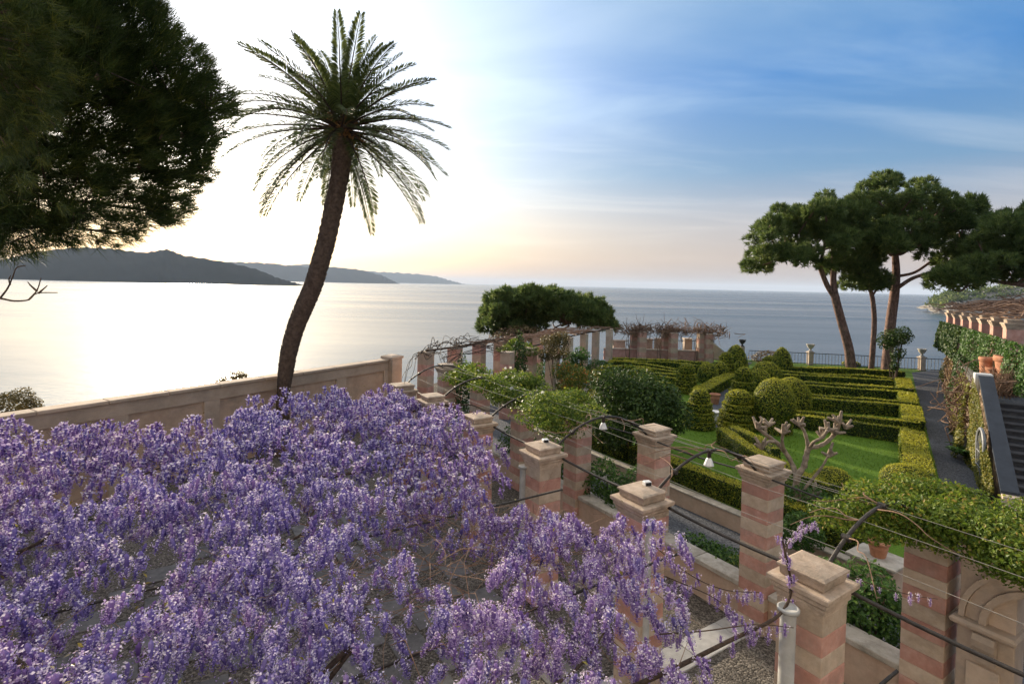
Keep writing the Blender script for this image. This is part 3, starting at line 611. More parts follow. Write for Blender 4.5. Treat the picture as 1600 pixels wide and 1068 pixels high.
def railing(p0, p1, label, h, sp, group, cat='railing', name='railing'):
    p0, p1 = np.array(p0), np.array(p1); L = np.linalg.norm((p1 - p0)[:2]); a = math.atan2(p1[1] - p0[1], p1[0] - p0[0]); t = thing(name, label, cat, p0, a, group)
    for z in (.10, h - .03): b = MB(); b.box((L / 2, 0, z), (L, .05, .05)); b.build('rail', M['fence'], t)
    for i in range(int(L / sp) + 1):
        o = link('railing_bar', rb_me, t, (min(i * sp, L), 0, 0)); o.scale = (1, 1, h)
railing(at(1017, YE + 1.5, 1.1), at(1027, YE + 1.5, 1.1), 'short dark railing between two pale piers left of the middle pair', .95, .13, 'end railings')
railing(at(1035, YE + 1.5, 1.1), at(1070, YE + 1.5, 1.1), 'dark railing behind the middle pillar pair', .95, .15, 'end railings')
railing(at(1080, YE + 1.5, 1.1), at(1094, YE + 1.5, 1.1), 'dark railing behind the right pillar pair', .95, .15, 'end railings')
railing(at(975, YE + 1.5, 1.0), at(1006, YE + 1.5, 1.1), 'dark railing between the urn pier and the left pillar pair', .95, .15, 'end railings')
# descending pale wall right of the pairs
t = thing('sloping_wall', 'pale wall stepping down to the right of the pillar pairs', 'wall', at(1113, YE + 1.2, .5)); b = MB()
x1 = at(1142, YE + 1.2, 0)[0] - at(1113, YE + 1.2, 0)[0]
b.add([(0, -.15, -.5), (x1, -.15, -.5), (x1, -.15, .25), (0, -.15, 1.45), (0, .15, -.5), (x1, .15, -.5), (x1, .15, .25), (0, .15, 1.45)], [[0, 1, 2, 3], [7, 6, 5, 4], [3, 2, 6, 7], [0, 3, 7, 4], [1, 5, 6, 2]]); b.build('wall_body', M['palestone'], t)
b = MB(); b.add([(-.03, -.2, 1.452), (x1 + .03, -.2, .252), (x1 + .03, -.2, .33), (-.03, -.2, 1.53), (-.03, .2, 1.452), (x1 + .03, .2, .252), (x1 + .03, .2, .33), (-.03, .2, 1.53)], [[0, 1, 2, 3], [7, 6, 5, 4], [3, 2, 6, 7], [0, 3, 7, 4], [1, 5, 6, 2], [0, 4, 5, 1]]); b.build('coping', M['whitestone'], t)

# the long sea fence with stone posts and urns
def fy(px): return 44.2 - (px - 1170) / 320 * 3.2
fpx = [1168, 1268, 1443, 1500]
for i in range(3):
    a, c = W(fpx[i] + 3, 1, .0), None
    pa_, pb_ = at(fpx[i] + 4, fy(fpx[i] + 4), .5), at(fpx[i + 1] - 4, fy(fpx[i + 1] - 4), .5)
    railing(pa_, pb_, ['sea fence left of the first urn post, behind the topiary', 'long sea fence between the two urn posts behind the pines', 'short sea fence right of the last urn post beside the drive'][i], .98, .235, 'iron sea fence', 'fence', 'sea_fence')
    if i < 2:
        p = at(fpx[i + 1], fy(fpx[i + 1]), .5); t = thing('fence_post', ['pale stone fence post left of the pines', 'pale stone fence post at the end of the drive'][i], 'post', p, 0, 'stone posts of the sea fence')
        b = MB(); b.bbox((0, 0, .5), (.38, .38, 1.0), b=.02); b.build('post_body', M['palestone'], t); b = MB(); b.frust((0, 0, 1.0), [(.24, 0), (.24, .07), (.16, .1)]); b.build('post_cap', M['palestone'], t)
        b = MB(); urn(b, (0, 0, 0), .62); o = b.build('stone_urn', M['coping']); o.location = (p[0], p[1], p[2] + 1.1); tag(o, ['pale urn on the fence post left of the pines', 'pale urn on the fence post at the end of the drive'][i], 'urn', 'garden urns', 'thing')
p = at(1161, 45, .5); t = thing('fence_post', 'stone fence post behind the tall clipped cone', 'post', p, 0, 'stone posts of the sea fence'); b = MB(); b.bbox((0, 0, .6), (.34, .34, 1.2), b=.02); b.build('post_body', M['palestone'], t)
b = MB(); urn(b, (0, 0, 0), .6); o = b.build('stone_urn', M['greystone']); o.location = (p[0], p[1], p[2] + 1.2); tag(o, 'grey urn rising behind the tall clipped cone', 'urn', 'garden urns', 'thing')

# ------------------------------------------------------------------ stair, upper terrace, gateway on the right
sA = np.array([14.2, 14.9, .5]); sB = np.array([16.85, 18.75, .5]); sd = (sB - sA); SL = np.linalg.norm(sd); sd = sd / SL; sn = np.array([sd[1], -sd[0], 0]); sang = math.atan2(sd[1], sd[0])
t = thing('stair_wall', 'sloping stair wall with dark slate coping and a white block at its top', 'stair wall', sA, sang)
zt0, zt1 = .40, 3.0
def prism(b, x0, x1, y0, y1, za0, za1, zb0, zb1, mat=0):
    b.add([(x0, y0, za0), (x1, y0, za1), (x1, y0, zb1), (x0, y0, zb0), (x0, y1, za0), (x1, y1, za1), (x1, y1, zb1), (x0, y1, zb0)], [[0, 1, 2, 3], [7, 6, 5, 4], [3, 2, 6, 7], [0, 3, 7, 4], [1, 5, 6, 2], [0, 4, 5, 1]], mat)
b = MB(); prism(b, 0, SL, -.16, .16, 0, 0, zt0, zt1); b.build('wall_body', M['plaster'], t)
b = MB(); prism(b, -.12, SL, -.20, .20, zt0 - .05, zt1 + .004, zt0 + .09, zt1 + .14); b.build('coping', M['coping_dark'], t)
b = MB(); b.bbox((SL + .2, .05, 1.6), (.38, .5, 3.2), b=.02); b.build('end_block', M['whitestone'], t)
b = MB(); b.bbox((-.25, -.02, .1), (.30, .42, .62), b=.015); b.build('newel_post', M['palestone'], t)
t = thing('stone_stair', 'flight of dark stone steps behind the sloping wall', 'stairs', sA, sang); ns = 14; rh = 2.3 / ns; tr = SL / ns
bst = MB(); bst.bbox((0, 0, 0), (tr + .04, 3.4, .06), b=.012); st_me = bst.mesh('stair_tread', M['greystone'])
bst = MB(); bst.box((0, 0, 0), (tr, 3.36, rh - .06)); sr_me = bst.mesh('stair_riser', M['greystone'])
for i in range(ns):
    link('stair_tread', st_me, t, (tr * (i + .5), -1.95, rh * (i + 1) - .03)); link('stair_riser', sr_me, t, (tr * (i + .5) + .03, -1.95, rh * (i + 1) - .06 - (rh - .06) / 2))
ld = [sB + sn * .0, sB + sn * 3.8, np.array([30, 18., 0]), np.array([46, 40., 0]), np.array([30.6, 36.0, 0])]
poly_sheet('upper_terrace', [tuple(p[:2]) for p in ld], 2.8, M['gravel'], 2.4)
rw0 = sB - sn * .02; rw1 = np.array([30.2, 35.7, .5]); rl = np.linalg.norm((rw1 - rw0)[:2]); ra = math.atan2(rw1[1] - rw0[1], rw1[0] - rw0[0])
t = thing('terrace_wall', 'retaining wall of the upper terrace hung with ivy and dry creeper', 'retaining wall', (rw0[0], rw0[1], .5), ra); b = MB(); b.box((rl / 2, 0, 1.18), (rl, .4, 2.36)); b.build('wall_body', M['plaster'], t)
b = MB(); b.bbox((rl / 2, 0, 2.40), (rl, .5, .09), b=.02); b.build('coping', M['coping'], t)
# window-like arched grille in the ivy of the stair wall
gp = W(1533, 764, .5); t = thing('arched_grille', 'tall arched grey iron grille set in the yellow creeper', 'grille', (gp[0] + .12, gp[1] + .1, .5), sang + rad(3))
gw, gh = .95, 1.75
def archpts(w_, h_, n_=14):
    r_ = w_ / 2; pts = [(-r_, 0), (-r_, h_ - r_)]
    for i in range(1, n_): a_ = PI - PI * i / n_; pts.append((r_ * math.cos(a_), h_ - r_ + r_ * math.sin(a_)))
    return pts + [(r_, h_ - r_), (r_, 0)]
b = MB(); b.tube([(x_ + gw / 2, .0, z_) for x_, z_ in archpts(gw, gh)], .05, 6, smooth=False); b.build('grille_frame', M['grille'], t)
b = MB(); ap = archpts(gw - .02, gh); b.add([(x_ + gw / 2, -.06, z_) for x_, z_ in ap], [list(range(len(ap)))]); b.build('dark_opening', M['glass_dark'], t)
for i in range(1, 5): b = MB(); b.tube([(gw * i / 5, 0, .0), (gw * i / 5, 0, gh - .06 - .22 * abs(i - 2.5) / 1.5)], .016, 5); b.build('grille_bar', M['grille'], t)
for z_ in (.55, 1.0): b = MB(); b.tube([(0, .005, z_), (gw, .005, z_)], .022, 5); b.build('cross_bar', M['grille'], t)
# upper pergola pillars and their mat of bare vines
u0 = np.array([21.2, 22.4]); u1 = np.array([27.6, 33.2]); nu = 7
for i in range(nu):
    q = u0 + (u1 - u0) * i / (nu - 1)
    pillar((q[0], q[1], 2.8), '%s banded pillar top above the ivy of the upper terrace, counted from the stair' % ['first', 'second', 'third', 'fourth', 'fifth', 'sixth', 'seventh'][i], 'pillars of the upper pergola', h=2.72, w=.56, rot=math.atan2(u1[1] - u0[1], u1[0] - u0[0]), first=1, course=.45, mats=('pink', 'pink'), name='upper_pillar', seed=i)
b = MB(); segs = []
for _ in range(420):
    s_ = rng.uniform(-.05, 1.02); q = u0 + (u1 - u0) * s_; w_ = rng.uniform(0, 4.5); dd = np.array([.88, -.47]); a = np.array([q[0] + dd[0] * w_, q[1] + dd[1] * w_, 5.62 + .18 * w_ + rng.normal(0, .10)]); dr_ = rng.normal(0, 1, 2); dr_ /= np.linalg.norm(dr_)
    L = rng.uniform(.8, 2.2); segs.append([a, a + [*(dr_ * L * .33), rng.normal(.05, .08)], a + [*(dr_ * L * .66), rng.normal(.05, .08)], a + [*(dr_ * L), rng.normal(0, .1)]])
vine_stems('wisteria_mat', 'brown mat of bare vines roofing the upper pergola', segs, M['twig'], .03)
# terracotta pots
def pot(p, r, h, label, plant=None, group='terracotta pots'):
    t = thing('terracotta_pot', label, 'plant pot', p, rng.uniform(0, 6), group)
    b = MB(); b.lathe((0, 0, 0), [(.001, 0), (r * .66, 0), (r * .70, h * .05), (r * .88, h * .55), (r * .91, h * .57), (r * .88, h * .6), (r * .95, h * .82)], 20); b.build('pot_body', M['terracotta'], t)
    b = MB(); b.lathe((0, 0, 0), [(r * .95, h * .82), (r * 1.06, h * .84), (r * 1.08, h * .93), (r * 1.02, h), (r * .9, h), (r * .88, h * .88), (.001, h * .88)], 20); b.build('pot_rim', M['terracotta'], t); return t
pot(WY(1577, 590, 20.9) * [1, 1, 0] + [0, 0, 2.8], .48, 1.32, 'largest terracotta pot with banded rim on the upper terrace')
pot(WY(1552, 590, 21.3) * [1, 1, 0] + [0, 0, 2.8], .26, .8, 'small terracotta pot left of the largest one')
pot(WY(1541, 590, 21.9) * [1, 1, 0] + [0, 0, 2.8], .26, 1.15, 'tall narrow terracotta pot farthest from the stair')
pot(W(1117, 631, .5), .26, .55, 'pinkish pot at the foot of the tiered topiary by the central path')
# gateway with arch at the right edge
GA = BP(-1) + DR * -.72 - NR * .02; t = thing('stone_gateway', 'arched stone gateway with scroll bracket beside the banded pillar', 'gateway', (GA[0], GA[1], 0), ROWA)
# local x runs along the row; the camera sees the -y side
b = MB(); b.bbox((.02, 0, .94), (.62, .42, 1.88), b=.015); b.build('jamb', M['palestone'], t)
b = MB(); b.bbox((.02, .235, .74), (.36, .05, 1.3), b=.012); b.build('jamb_panel', M['palestone'], t)
b = MB(); b.frust((.02, 0, 1.88), [(.32, 0), (.35, .03), (.36, .07), (.33, .10)], 0); b.build('impost', M['palestone'], t)
b = MB()
prof = [(.0, 1.87), (.12, 1.86), (.16, 1.79), (.14, 1.69), (.08, 1.6), (.06, 1.46), (.0, 1.44)]
v = [(-.12, .22 + a, z) for a, z in prof] + [(.12, .22 + a, z) for a, z in prof]; n_ = len(prof); b.add(v, [[i, i + 1, n_ + i + 1, n_ + i] for i in range(n_ - 1)] + [list(range(n_ - 1, -1, -1)), list(range(n_, 2 * n_))]); b.build('scroll_bracket', M['palestone'], t)
def archband(r0, r1, y0, y1, cx, cz, a0=0, a1=PI, n_=20):
    v = []
    for i in range(n_ + 1):
        a_ = a0 + (a1 - a0) * i / n_
        for r_, y_ in ((r0, y0), (r1, y0), (r1, y1), (r0, y1)): v.append((cx + r_ * math.cos(a_), y_, cz + r_ * math.sin(a_)))
    f = [[4 * i + j, 4 * i + (j + 1) % 4, 4 * i + 4 + (j + 1) % 4, 4 * i + 4 + j] for i in range(n_) for j in range(4)] + [[0, 1, 2, 3], [4 * n_ + 3, 4 * n_ + 2, 4 * n_ + 1, 4 * n_]]
    return v, f
b = MB()
for r0, r1, ya, yb in ((.62, .70, -.2, .27), (.705, .86, -.2, .22), (.865, .93, -.2, .26)): b.add(*archband(r0, r1, ya, yb, -.62, 1.985))
b.build('arch_moulding', M['palestone'], t)
b = MB(); b.bbox((-1.25, .02, .94), (.36, .44, 1.88), b=.015); b.build('red_jamb', M['pink'], t)
b = MB(); b.bbox((-1.25, .14, 2.08), (.34, .62, .40), b=.02); b.build('corner_block', M['beige'], t)
b = MB(); b.box((.02, -.02, 2.48), (.6, .36, 1.0)); b.box((-.62, -.05, 2.95), (.66, .3, .14)); b.build('spandrel', M['palestone'], t)
p = BP(-1) - DR * 2.75; t = thing('iron_gate', 'dark blue barred gate at the far right edge', 'gate', (p[0], p[1], 0), ROWA)
b = MB(); b.box((0, -.06, 1.25), (1.2, .03, 2.5)); b.build('gate_sheet', M['gate'], t)
for i in range(10): b = MB(); b.box((-.56 + .125 * i, 0, 1.3), (.04, .06, 2.6)); b.build('gate_bar', M['gate'], t)
for z_ in (.15, 2.45): b = MB(); b.box((0, .04, z_), (1.24, .04, .07)); b.build('gate_rail', M['gate'], t)
# pedestal and pot at the end of the retaining wall
p = W(1372, 868, .9); t = thing('stone_pedestal', 'grey slab-topped pedestal carrying a terracotta pot under the vine', 'pedestal', (p[0], p[1], 0), ROWA)
b = MB(); b.bbox((0, 0, .42), (.8, .66, .84), b=.015); b.build('pedestal_body', M['plaster'], t); b = MB(); b.bbox((0, 0, .87), (.95, .8, .06), b=.012); b.build('slab', M['coping'], t)
tp = pot((p[0], p[1], .9), .2, .34, 'terracotta pot on the grey pedestal under the vine'); b = MB(); b.leaves(np.array([p[0], p[1], 1.3]) + rng.normal(0, .09, (60, 3)), rdir(60), .07, .5); o = b.build('pot_plant', G['bronze'], None, (p[0], p[1], 1.2)); tag(o, 'small dry plant in the pedestal pot', 'plant', None, 'thing')
t = thing('terracotta_pot', 'terracotta pot glimpsed on the paving through the blossoms', 'plant pot', W(850, 890, 0), 0, 'terracotta pots'); b = MB(); b.lathe((0, 0, 0), [(.001, 0), (.22, 0), (.34, .5), (.36, .52), (.36, .6), (.31, .6), (.3, .5), (.001, .5)], 18); b.build('pot_body', M['terracotta'], t)
# pale ornament on the central path
p = W(1117, 655, .5); t = thing('white_ornament', 'small white stone ornament at the foot of the central path', 'ornament', p); b = MB(); b.lathe((0, 0, 0), [(.22, 0), (.22, .06), (.09, .1), (.08, .25), (.28, .34), (.30, .38), (.24, .38), (.001, .33)], 14); b.build('basin', M['whitestone'], t)
#@@PART3@@
# ------------------------------------------------------------------ clipped hedges and topiary
def leafsize(Y): return max(.05, .0030 * Y)
def hedge(pts, w, z0, z1, label, group, name='box_hedge', dens=1.0, mats=None):
    """clipped hedge along world points: dark core and a skin of leaves on its top and sides"""
    P = curve_pts([[p[0], p[1], 0] for p in pts], 6) if len(pts) > 2 else np.array([[p[0], p[1], 0.] for p in pts])
    b = MB(); Yc = P[:, 1].mean(); ls = leafsize(Yc); n_tot = 0
    for a, c in zip(P[:-1], P[1:]):
        d = c - a; L = np.linalg.norm(d); d = d / L; nn = np.array([-d[1], d[0], 0]); h = z1 - z0
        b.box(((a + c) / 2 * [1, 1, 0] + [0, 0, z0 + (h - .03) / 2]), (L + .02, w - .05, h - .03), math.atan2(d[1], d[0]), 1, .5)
        for off, area, nrm in ((0, L * w, np.array([0, 0, 1.])), (1, L * h, nn), (-1, L * h, -nn)):
            k = int(area / (ls * ls * .30) * dens); 
            if k < 1: continue
            s_ = rng.uniform(0, L, k); u = rng.uniform(-.5, .5, k)
            q = a + d * s_[:, None]
            if off == 0: q = q + nn * (u * w)[:, None] + np.array([0, 0, z1]); tn = rng.normal(.86, .16, k)  # top leaves limer than the sides: fresh growth plus sunlight painted into the tint
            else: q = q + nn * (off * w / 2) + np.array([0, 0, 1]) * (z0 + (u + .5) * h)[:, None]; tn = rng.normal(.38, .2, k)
            wv = lump(q, 1.3, 5)[:, None]; q = q + nrm * (wv * .05 + rng.normal(0, .014, (k, 1)) + (rng.uniform(0, 1, (k, 1)) < .025) * rng.uniform(.02, .08, (k, 1)))
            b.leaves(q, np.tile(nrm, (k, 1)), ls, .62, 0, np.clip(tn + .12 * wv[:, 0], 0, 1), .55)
    ends = ((P[0], P[0] - P[1]), (P[-1], P[-1] - P[-2]))
    for e, d in ends:
        d = d / np.linalg.norm(d); nn = np.array([-d[1], d[0], 0]); k = int(w * (z1 - z0) / (ls * ls * .30)); q = e + nn * (rng.uniform(-.5, .5, k) * w)[:, None] + np.array([0, 0, 1]) * rng.uniform(z0, z1, k)[:, None]
        b.leaves(q + d * .01, np.tile(d, (k, 1)), ls, .62, 0, np.clip(rng.normal(.4, .2, k), 0, 1), .55)
    o = b.build(name, [G['hedge'], G['hedgecore']], None, (P[0][0], P[0][1], z0)); return tag(o, label, 'hedge', group, 'thing')
ZG = .5; HT = 1.1
def ph(*px, z=HT): return [W(a, c, z) for a, c in px]
grp_r = 'hedge rows of the right-hand parterre'
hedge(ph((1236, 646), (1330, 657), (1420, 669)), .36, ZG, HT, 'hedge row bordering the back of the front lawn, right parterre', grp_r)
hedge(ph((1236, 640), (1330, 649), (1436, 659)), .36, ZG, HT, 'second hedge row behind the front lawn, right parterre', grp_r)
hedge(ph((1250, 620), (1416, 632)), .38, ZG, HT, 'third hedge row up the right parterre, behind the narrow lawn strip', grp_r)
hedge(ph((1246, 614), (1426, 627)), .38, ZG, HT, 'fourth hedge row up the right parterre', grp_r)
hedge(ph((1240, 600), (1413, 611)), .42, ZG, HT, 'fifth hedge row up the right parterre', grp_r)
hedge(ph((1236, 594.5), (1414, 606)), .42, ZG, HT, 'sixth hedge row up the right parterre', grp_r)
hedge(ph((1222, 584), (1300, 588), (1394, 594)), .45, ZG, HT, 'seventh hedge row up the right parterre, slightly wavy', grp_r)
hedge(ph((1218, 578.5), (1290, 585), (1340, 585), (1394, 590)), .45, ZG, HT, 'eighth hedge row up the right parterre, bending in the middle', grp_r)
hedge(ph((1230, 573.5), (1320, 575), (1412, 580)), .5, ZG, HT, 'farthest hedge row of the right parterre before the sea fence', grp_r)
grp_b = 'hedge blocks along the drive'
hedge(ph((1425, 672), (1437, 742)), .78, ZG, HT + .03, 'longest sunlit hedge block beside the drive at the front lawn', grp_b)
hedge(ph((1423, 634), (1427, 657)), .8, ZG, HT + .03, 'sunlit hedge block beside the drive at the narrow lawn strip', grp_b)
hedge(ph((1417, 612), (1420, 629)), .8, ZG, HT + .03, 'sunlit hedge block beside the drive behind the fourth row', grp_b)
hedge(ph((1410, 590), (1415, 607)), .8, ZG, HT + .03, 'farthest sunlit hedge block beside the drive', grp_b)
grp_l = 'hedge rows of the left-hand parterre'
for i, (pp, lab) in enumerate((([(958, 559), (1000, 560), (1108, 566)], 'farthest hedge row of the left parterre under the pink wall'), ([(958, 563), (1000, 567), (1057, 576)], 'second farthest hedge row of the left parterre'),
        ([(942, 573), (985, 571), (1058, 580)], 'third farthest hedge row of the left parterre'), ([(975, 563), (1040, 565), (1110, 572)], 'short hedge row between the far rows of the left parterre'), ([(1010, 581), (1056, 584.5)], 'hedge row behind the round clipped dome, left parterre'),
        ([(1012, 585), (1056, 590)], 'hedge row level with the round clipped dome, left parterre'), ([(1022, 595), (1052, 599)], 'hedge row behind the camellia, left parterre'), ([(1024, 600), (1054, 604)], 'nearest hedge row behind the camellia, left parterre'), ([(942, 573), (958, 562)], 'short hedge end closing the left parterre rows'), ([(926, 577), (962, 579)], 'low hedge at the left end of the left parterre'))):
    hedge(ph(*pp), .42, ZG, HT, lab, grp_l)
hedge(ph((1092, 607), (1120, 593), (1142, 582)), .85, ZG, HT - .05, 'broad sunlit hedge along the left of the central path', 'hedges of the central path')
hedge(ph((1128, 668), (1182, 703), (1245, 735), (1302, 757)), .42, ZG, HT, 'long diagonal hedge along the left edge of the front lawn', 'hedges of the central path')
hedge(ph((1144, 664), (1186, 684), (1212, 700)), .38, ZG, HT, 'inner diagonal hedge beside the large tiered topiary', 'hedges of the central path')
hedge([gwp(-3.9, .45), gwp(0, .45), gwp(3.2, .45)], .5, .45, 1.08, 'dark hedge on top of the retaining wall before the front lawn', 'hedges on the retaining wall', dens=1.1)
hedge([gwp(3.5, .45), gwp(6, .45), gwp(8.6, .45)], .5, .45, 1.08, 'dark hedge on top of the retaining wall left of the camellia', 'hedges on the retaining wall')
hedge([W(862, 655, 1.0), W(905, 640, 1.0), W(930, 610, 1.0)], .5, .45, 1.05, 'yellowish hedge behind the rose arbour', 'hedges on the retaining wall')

def topiary(px, py, wpx, hpx, kind, label, zb=ZG, name='topiary', seed=0):
    base = W(px, py, zb); Y = base[1]; r = wpx * Y / F / 2; h = hpx * Y / F; ls = leafsize(Y) * .95
    if kind == 'dome': prof = [(math.sin(a) ** .75 * r if a < 2.6 else 0, 0) for a in ()] or [(r * (1 - (1 - t_) ** 2.2 * .12) * math.sqrt(max(0, 1 - max(0, (t_ - .35) / .65) ** 2)), t_ * h) for t_ in np.linspace(0, 1, 30)]
    elif kind == 'cone': prof = [(r * (1 - t_ ** 2.3) ** .62, t_ * h) for t_ in np.linspace(0, 1, 30)]
    elif kind == 'drum':
        prof = [(r * .86, t_ * h * .3) for t_ in np.linspace(0, 1, 8)] + [(r * .80, .31 * h)] + [(r * math.sqrt(max(0, 1 - ((u - .25) / .75) ** 2 if u > .25 else 1 - .25 * ((.25 - u) / .25) ** 2)), h * (.32 + .68 * u)) for u in np.linspace(0, 1, 24)]
    else:
        n = {'tier': 4, 'tier5': 5}.get(kind, 3); prof = []
        for i in range(n):
            rr_ = r * (1 - .36 * (i / (n - 1)) ** 1.2); z0_, z1_ = i / (n + .6), (i + 1) / (n + .6)
            prof += [(rr_ * (.90 + .10 * math.sin(PI * min(1, u * 1.25)) if u < .8 else 1.0), h * (z0_ + (z1_ - z0_) * u * .93)) for u in np.linspace(0, 1, 8)] + [(rr_ * .64, h * (z1_ - .022)), (rr_ * .62, h * (z1_ - .006))]
        t0 = n / (n + .6); rr_ = r * .52; prof += [(rr_ * math.sqrt(max(0, 1 - u * u)), h * (t0 + (1 - t0) * u)) for u in np.linspace(0, 1, 10)]
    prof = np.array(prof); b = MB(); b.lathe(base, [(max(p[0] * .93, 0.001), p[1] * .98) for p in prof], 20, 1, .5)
    seg = np.hypot(np.diff(prof[:, 0]), np.diff(prof[:, 1])); area = seg * PI * (prof[:-1, 0] + prof[1:, 0]); K = int(area.sum() / (ls * ls * .28)); idx = rng.choice(len(seg), K, p=area / area.sum()); u = rng.uniform(0, 1, K)
    rr = prof[idx, 0] * (1 - u) + prof[idx + 1, 0] * u; zz = prof[idx, 1] * (1 - u) + prof[idx + 1, 1] * u; th = rng.uniform(0, 2 * PI, K)
    dr_ = np.diff(prof[:, 0])[idx]; dz = np.diff(prof[:, 1])[idx]; q = np.stack([rr * np.cos(th), rr * np.sin(th), zz], 1) + base
    nn = np.stack([dz * np.cos(th), dz * np.sin(th), -dr_], 1); nn /= np.linalg.norm(nn, axis=1)[:, None] + 1e-9
    wv = lump(q, 1.6, seed + 3)[:, None]; q = q + nn * (wv * .03 * r + rng.normal(0, .015, (K, 1)))
    b.leaves(q, nn, ls, .62, 0, np.clip(rng.normal(.50, .2, K) + .30 * np.clip(nn[:, 2], 0, 1) + .12 * wv[:, 0], 0, 1), .5)  # upward leaves yellower: new growth, and sunlit tops put into the tint
    o = b.build(name, [G['hedge'], G['hedgecore']], None, tuple(base)); return tag(o, label, 'topiary', 'clipped topiary of the parterre', 'thing')
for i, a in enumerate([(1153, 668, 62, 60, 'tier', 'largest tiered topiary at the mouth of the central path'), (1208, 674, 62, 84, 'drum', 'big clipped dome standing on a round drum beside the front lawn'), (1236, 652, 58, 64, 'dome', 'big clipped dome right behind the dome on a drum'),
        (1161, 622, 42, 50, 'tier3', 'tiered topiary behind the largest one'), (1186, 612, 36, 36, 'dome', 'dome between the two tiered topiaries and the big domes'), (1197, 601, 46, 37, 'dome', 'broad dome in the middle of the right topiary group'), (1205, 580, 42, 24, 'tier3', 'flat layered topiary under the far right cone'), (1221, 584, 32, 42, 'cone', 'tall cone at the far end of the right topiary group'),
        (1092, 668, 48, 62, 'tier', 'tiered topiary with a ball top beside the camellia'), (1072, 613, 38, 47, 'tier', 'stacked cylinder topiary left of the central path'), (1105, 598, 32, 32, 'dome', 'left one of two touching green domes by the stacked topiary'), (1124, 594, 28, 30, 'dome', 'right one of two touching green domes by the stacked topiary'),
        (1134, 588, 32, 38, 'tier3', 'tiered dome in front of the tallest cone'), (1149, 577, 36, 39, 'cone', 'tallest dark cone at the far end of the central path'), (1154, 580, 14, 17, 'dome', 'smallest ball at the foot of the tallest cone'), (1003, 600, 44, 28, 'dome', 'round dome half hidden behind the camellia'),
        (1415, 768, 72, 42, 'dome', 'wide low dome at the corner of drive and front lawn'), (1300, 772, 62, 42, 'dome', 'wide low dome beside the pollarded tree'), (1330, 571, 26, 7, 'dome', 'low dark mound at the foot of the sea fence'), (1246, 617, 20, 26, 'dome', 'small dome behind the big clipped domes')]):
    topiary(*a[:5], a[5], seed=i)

# grass blades of the lawns near enough to show
b = MB(); pp = []
while len(pp) < 26000:
    q = np.array([rng.uniform(2, 17), rng.uniform(12.5, 26)]); g = q - GW[:2]
    if g @ NR[:2] > .7 and (q - pl) @ pn < -.9: pp.append(q)
pp = np.array(pp); pp = np.c_[pp, np.full(len(pp), .515)]
b.leaves(pp, np.tile([0, -.6, .5], (len(pp), 1)), .055, .35, 0, None, .6, dirs=np.tile([0, 0, 1.], (len(pp), 1))); o = b.build('grass', G['grass']); o['kind'] = 'stuff'
# central path sheet
cp = [W(1108, 668, .5), W(1132, 668, .5), W(1140, 640, .5), W(1150, 585, .5), W(1176, 566, .5), W(1164, 566, .5), W(1136, 590, .5), W(1104, 640, .5)]
poly_sheet('central_path', [p[:2] for p in cp], .512, M['gravel'])

# ------------------------------------------------------------------ loose shrubs, bushes and climbers
def bush(name, c, rads, mat, label, cat, n, ls, group=None, seed=0, stems=0, asp=.55, lumps=.3, z_floor=None, barkm='bark', flowers=0, blobs=None, hollow=.55, nrm_up=.2):
    """leaf mass: leaves through the outer part of lumpy ellipsoids, on a few stems"""
    c = np.array(c, float); rads = np.array(rads, float); b = MB()
    bl = blobs if blobs is not None else [(c, rads)]
    vol = np.array([np.prod(r) ** .667 for _, r in bl]); vol = vol / vol.sum()
    for (cc, rr), f in zip(bl, vol):
        k = int(n * f); d = rdir(k); q = np.array(cc) + 0.; lo = 1 + lumps * lump(d * 2.2 + np.array(cc), 1.0, seed)[:, None]
        rad_ = (hollow + (1 - hollow) * rng.uniform(0, 1, (k, 1)) ** .45)
        p = np.array(cc) + d * np.array(rr) * rad_ * lo
        if z_floor is not None: p[:, 2] = np.maximum(p[:, 2], z_floor + rng.uniform(0, .1, k))
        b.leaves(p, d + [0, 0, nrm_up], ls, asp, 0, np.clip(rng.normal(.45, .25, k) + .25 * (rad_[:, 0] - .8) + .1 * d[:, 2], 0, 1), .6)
        if flowers:
            kf = int(flowers * f); d = rdir(kf); d[:, 2] = abs(d[:, 2]); p = np.array(cc) + d * np.array(rr) * 1.02; b.leaves(p, d, .09, 1, 2, None, .3); b.leaves(p + .01, d + rng.normal(0, .5, d.shape), .09, 1, 2, None, .6)
    base = np.array([c[0], c[1], z_floor if z_floor is not None else c[2] - rads[2]])
    for i in range(stems):
        cc, rr = bl[i % len(bl)]; tip = np.array(cc) + rng.normal(0, .3, 3) * np.array(rr); s0 = base + rng.normal(0, .06, 3) * [1, 1, 0]
        b.tube(curve_pts([s0, s0 * .6 + tip * .4 + rng.normal(0, .08, 3), tip], 4), np.linspace(.035, .012, 9) * max(.7, rads[2]), 5, 1)
    o = b.build(name, [mat, M[barkm], G['white']], None, tuple(base)); return tag(o, label, cat, group, 'thing')
def blobset(c, rads, n, r0, r1, seed):
    r = np.random.default_rng(seed); out = []
    for _ in range(n):
        d = r.normal(0, 1, 3); d /= np.linalg.norm(d); q = np.array(c) + d * np.array(rads) * r.uniform(.45, .85); s_ = r.uniform(r0, r1); out.append((q, np.array([s_, s_, s_ * .8])))
    return out
c = W(985, 722, .5)
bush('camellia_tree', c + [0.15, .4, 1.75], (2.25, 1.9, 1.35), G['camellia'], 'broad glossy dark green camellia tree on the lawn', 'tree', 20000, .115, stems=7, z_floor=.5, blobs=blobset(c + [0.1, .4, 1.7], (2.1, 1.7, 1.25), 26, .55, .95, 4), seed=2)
p = W(888, 640, .5)
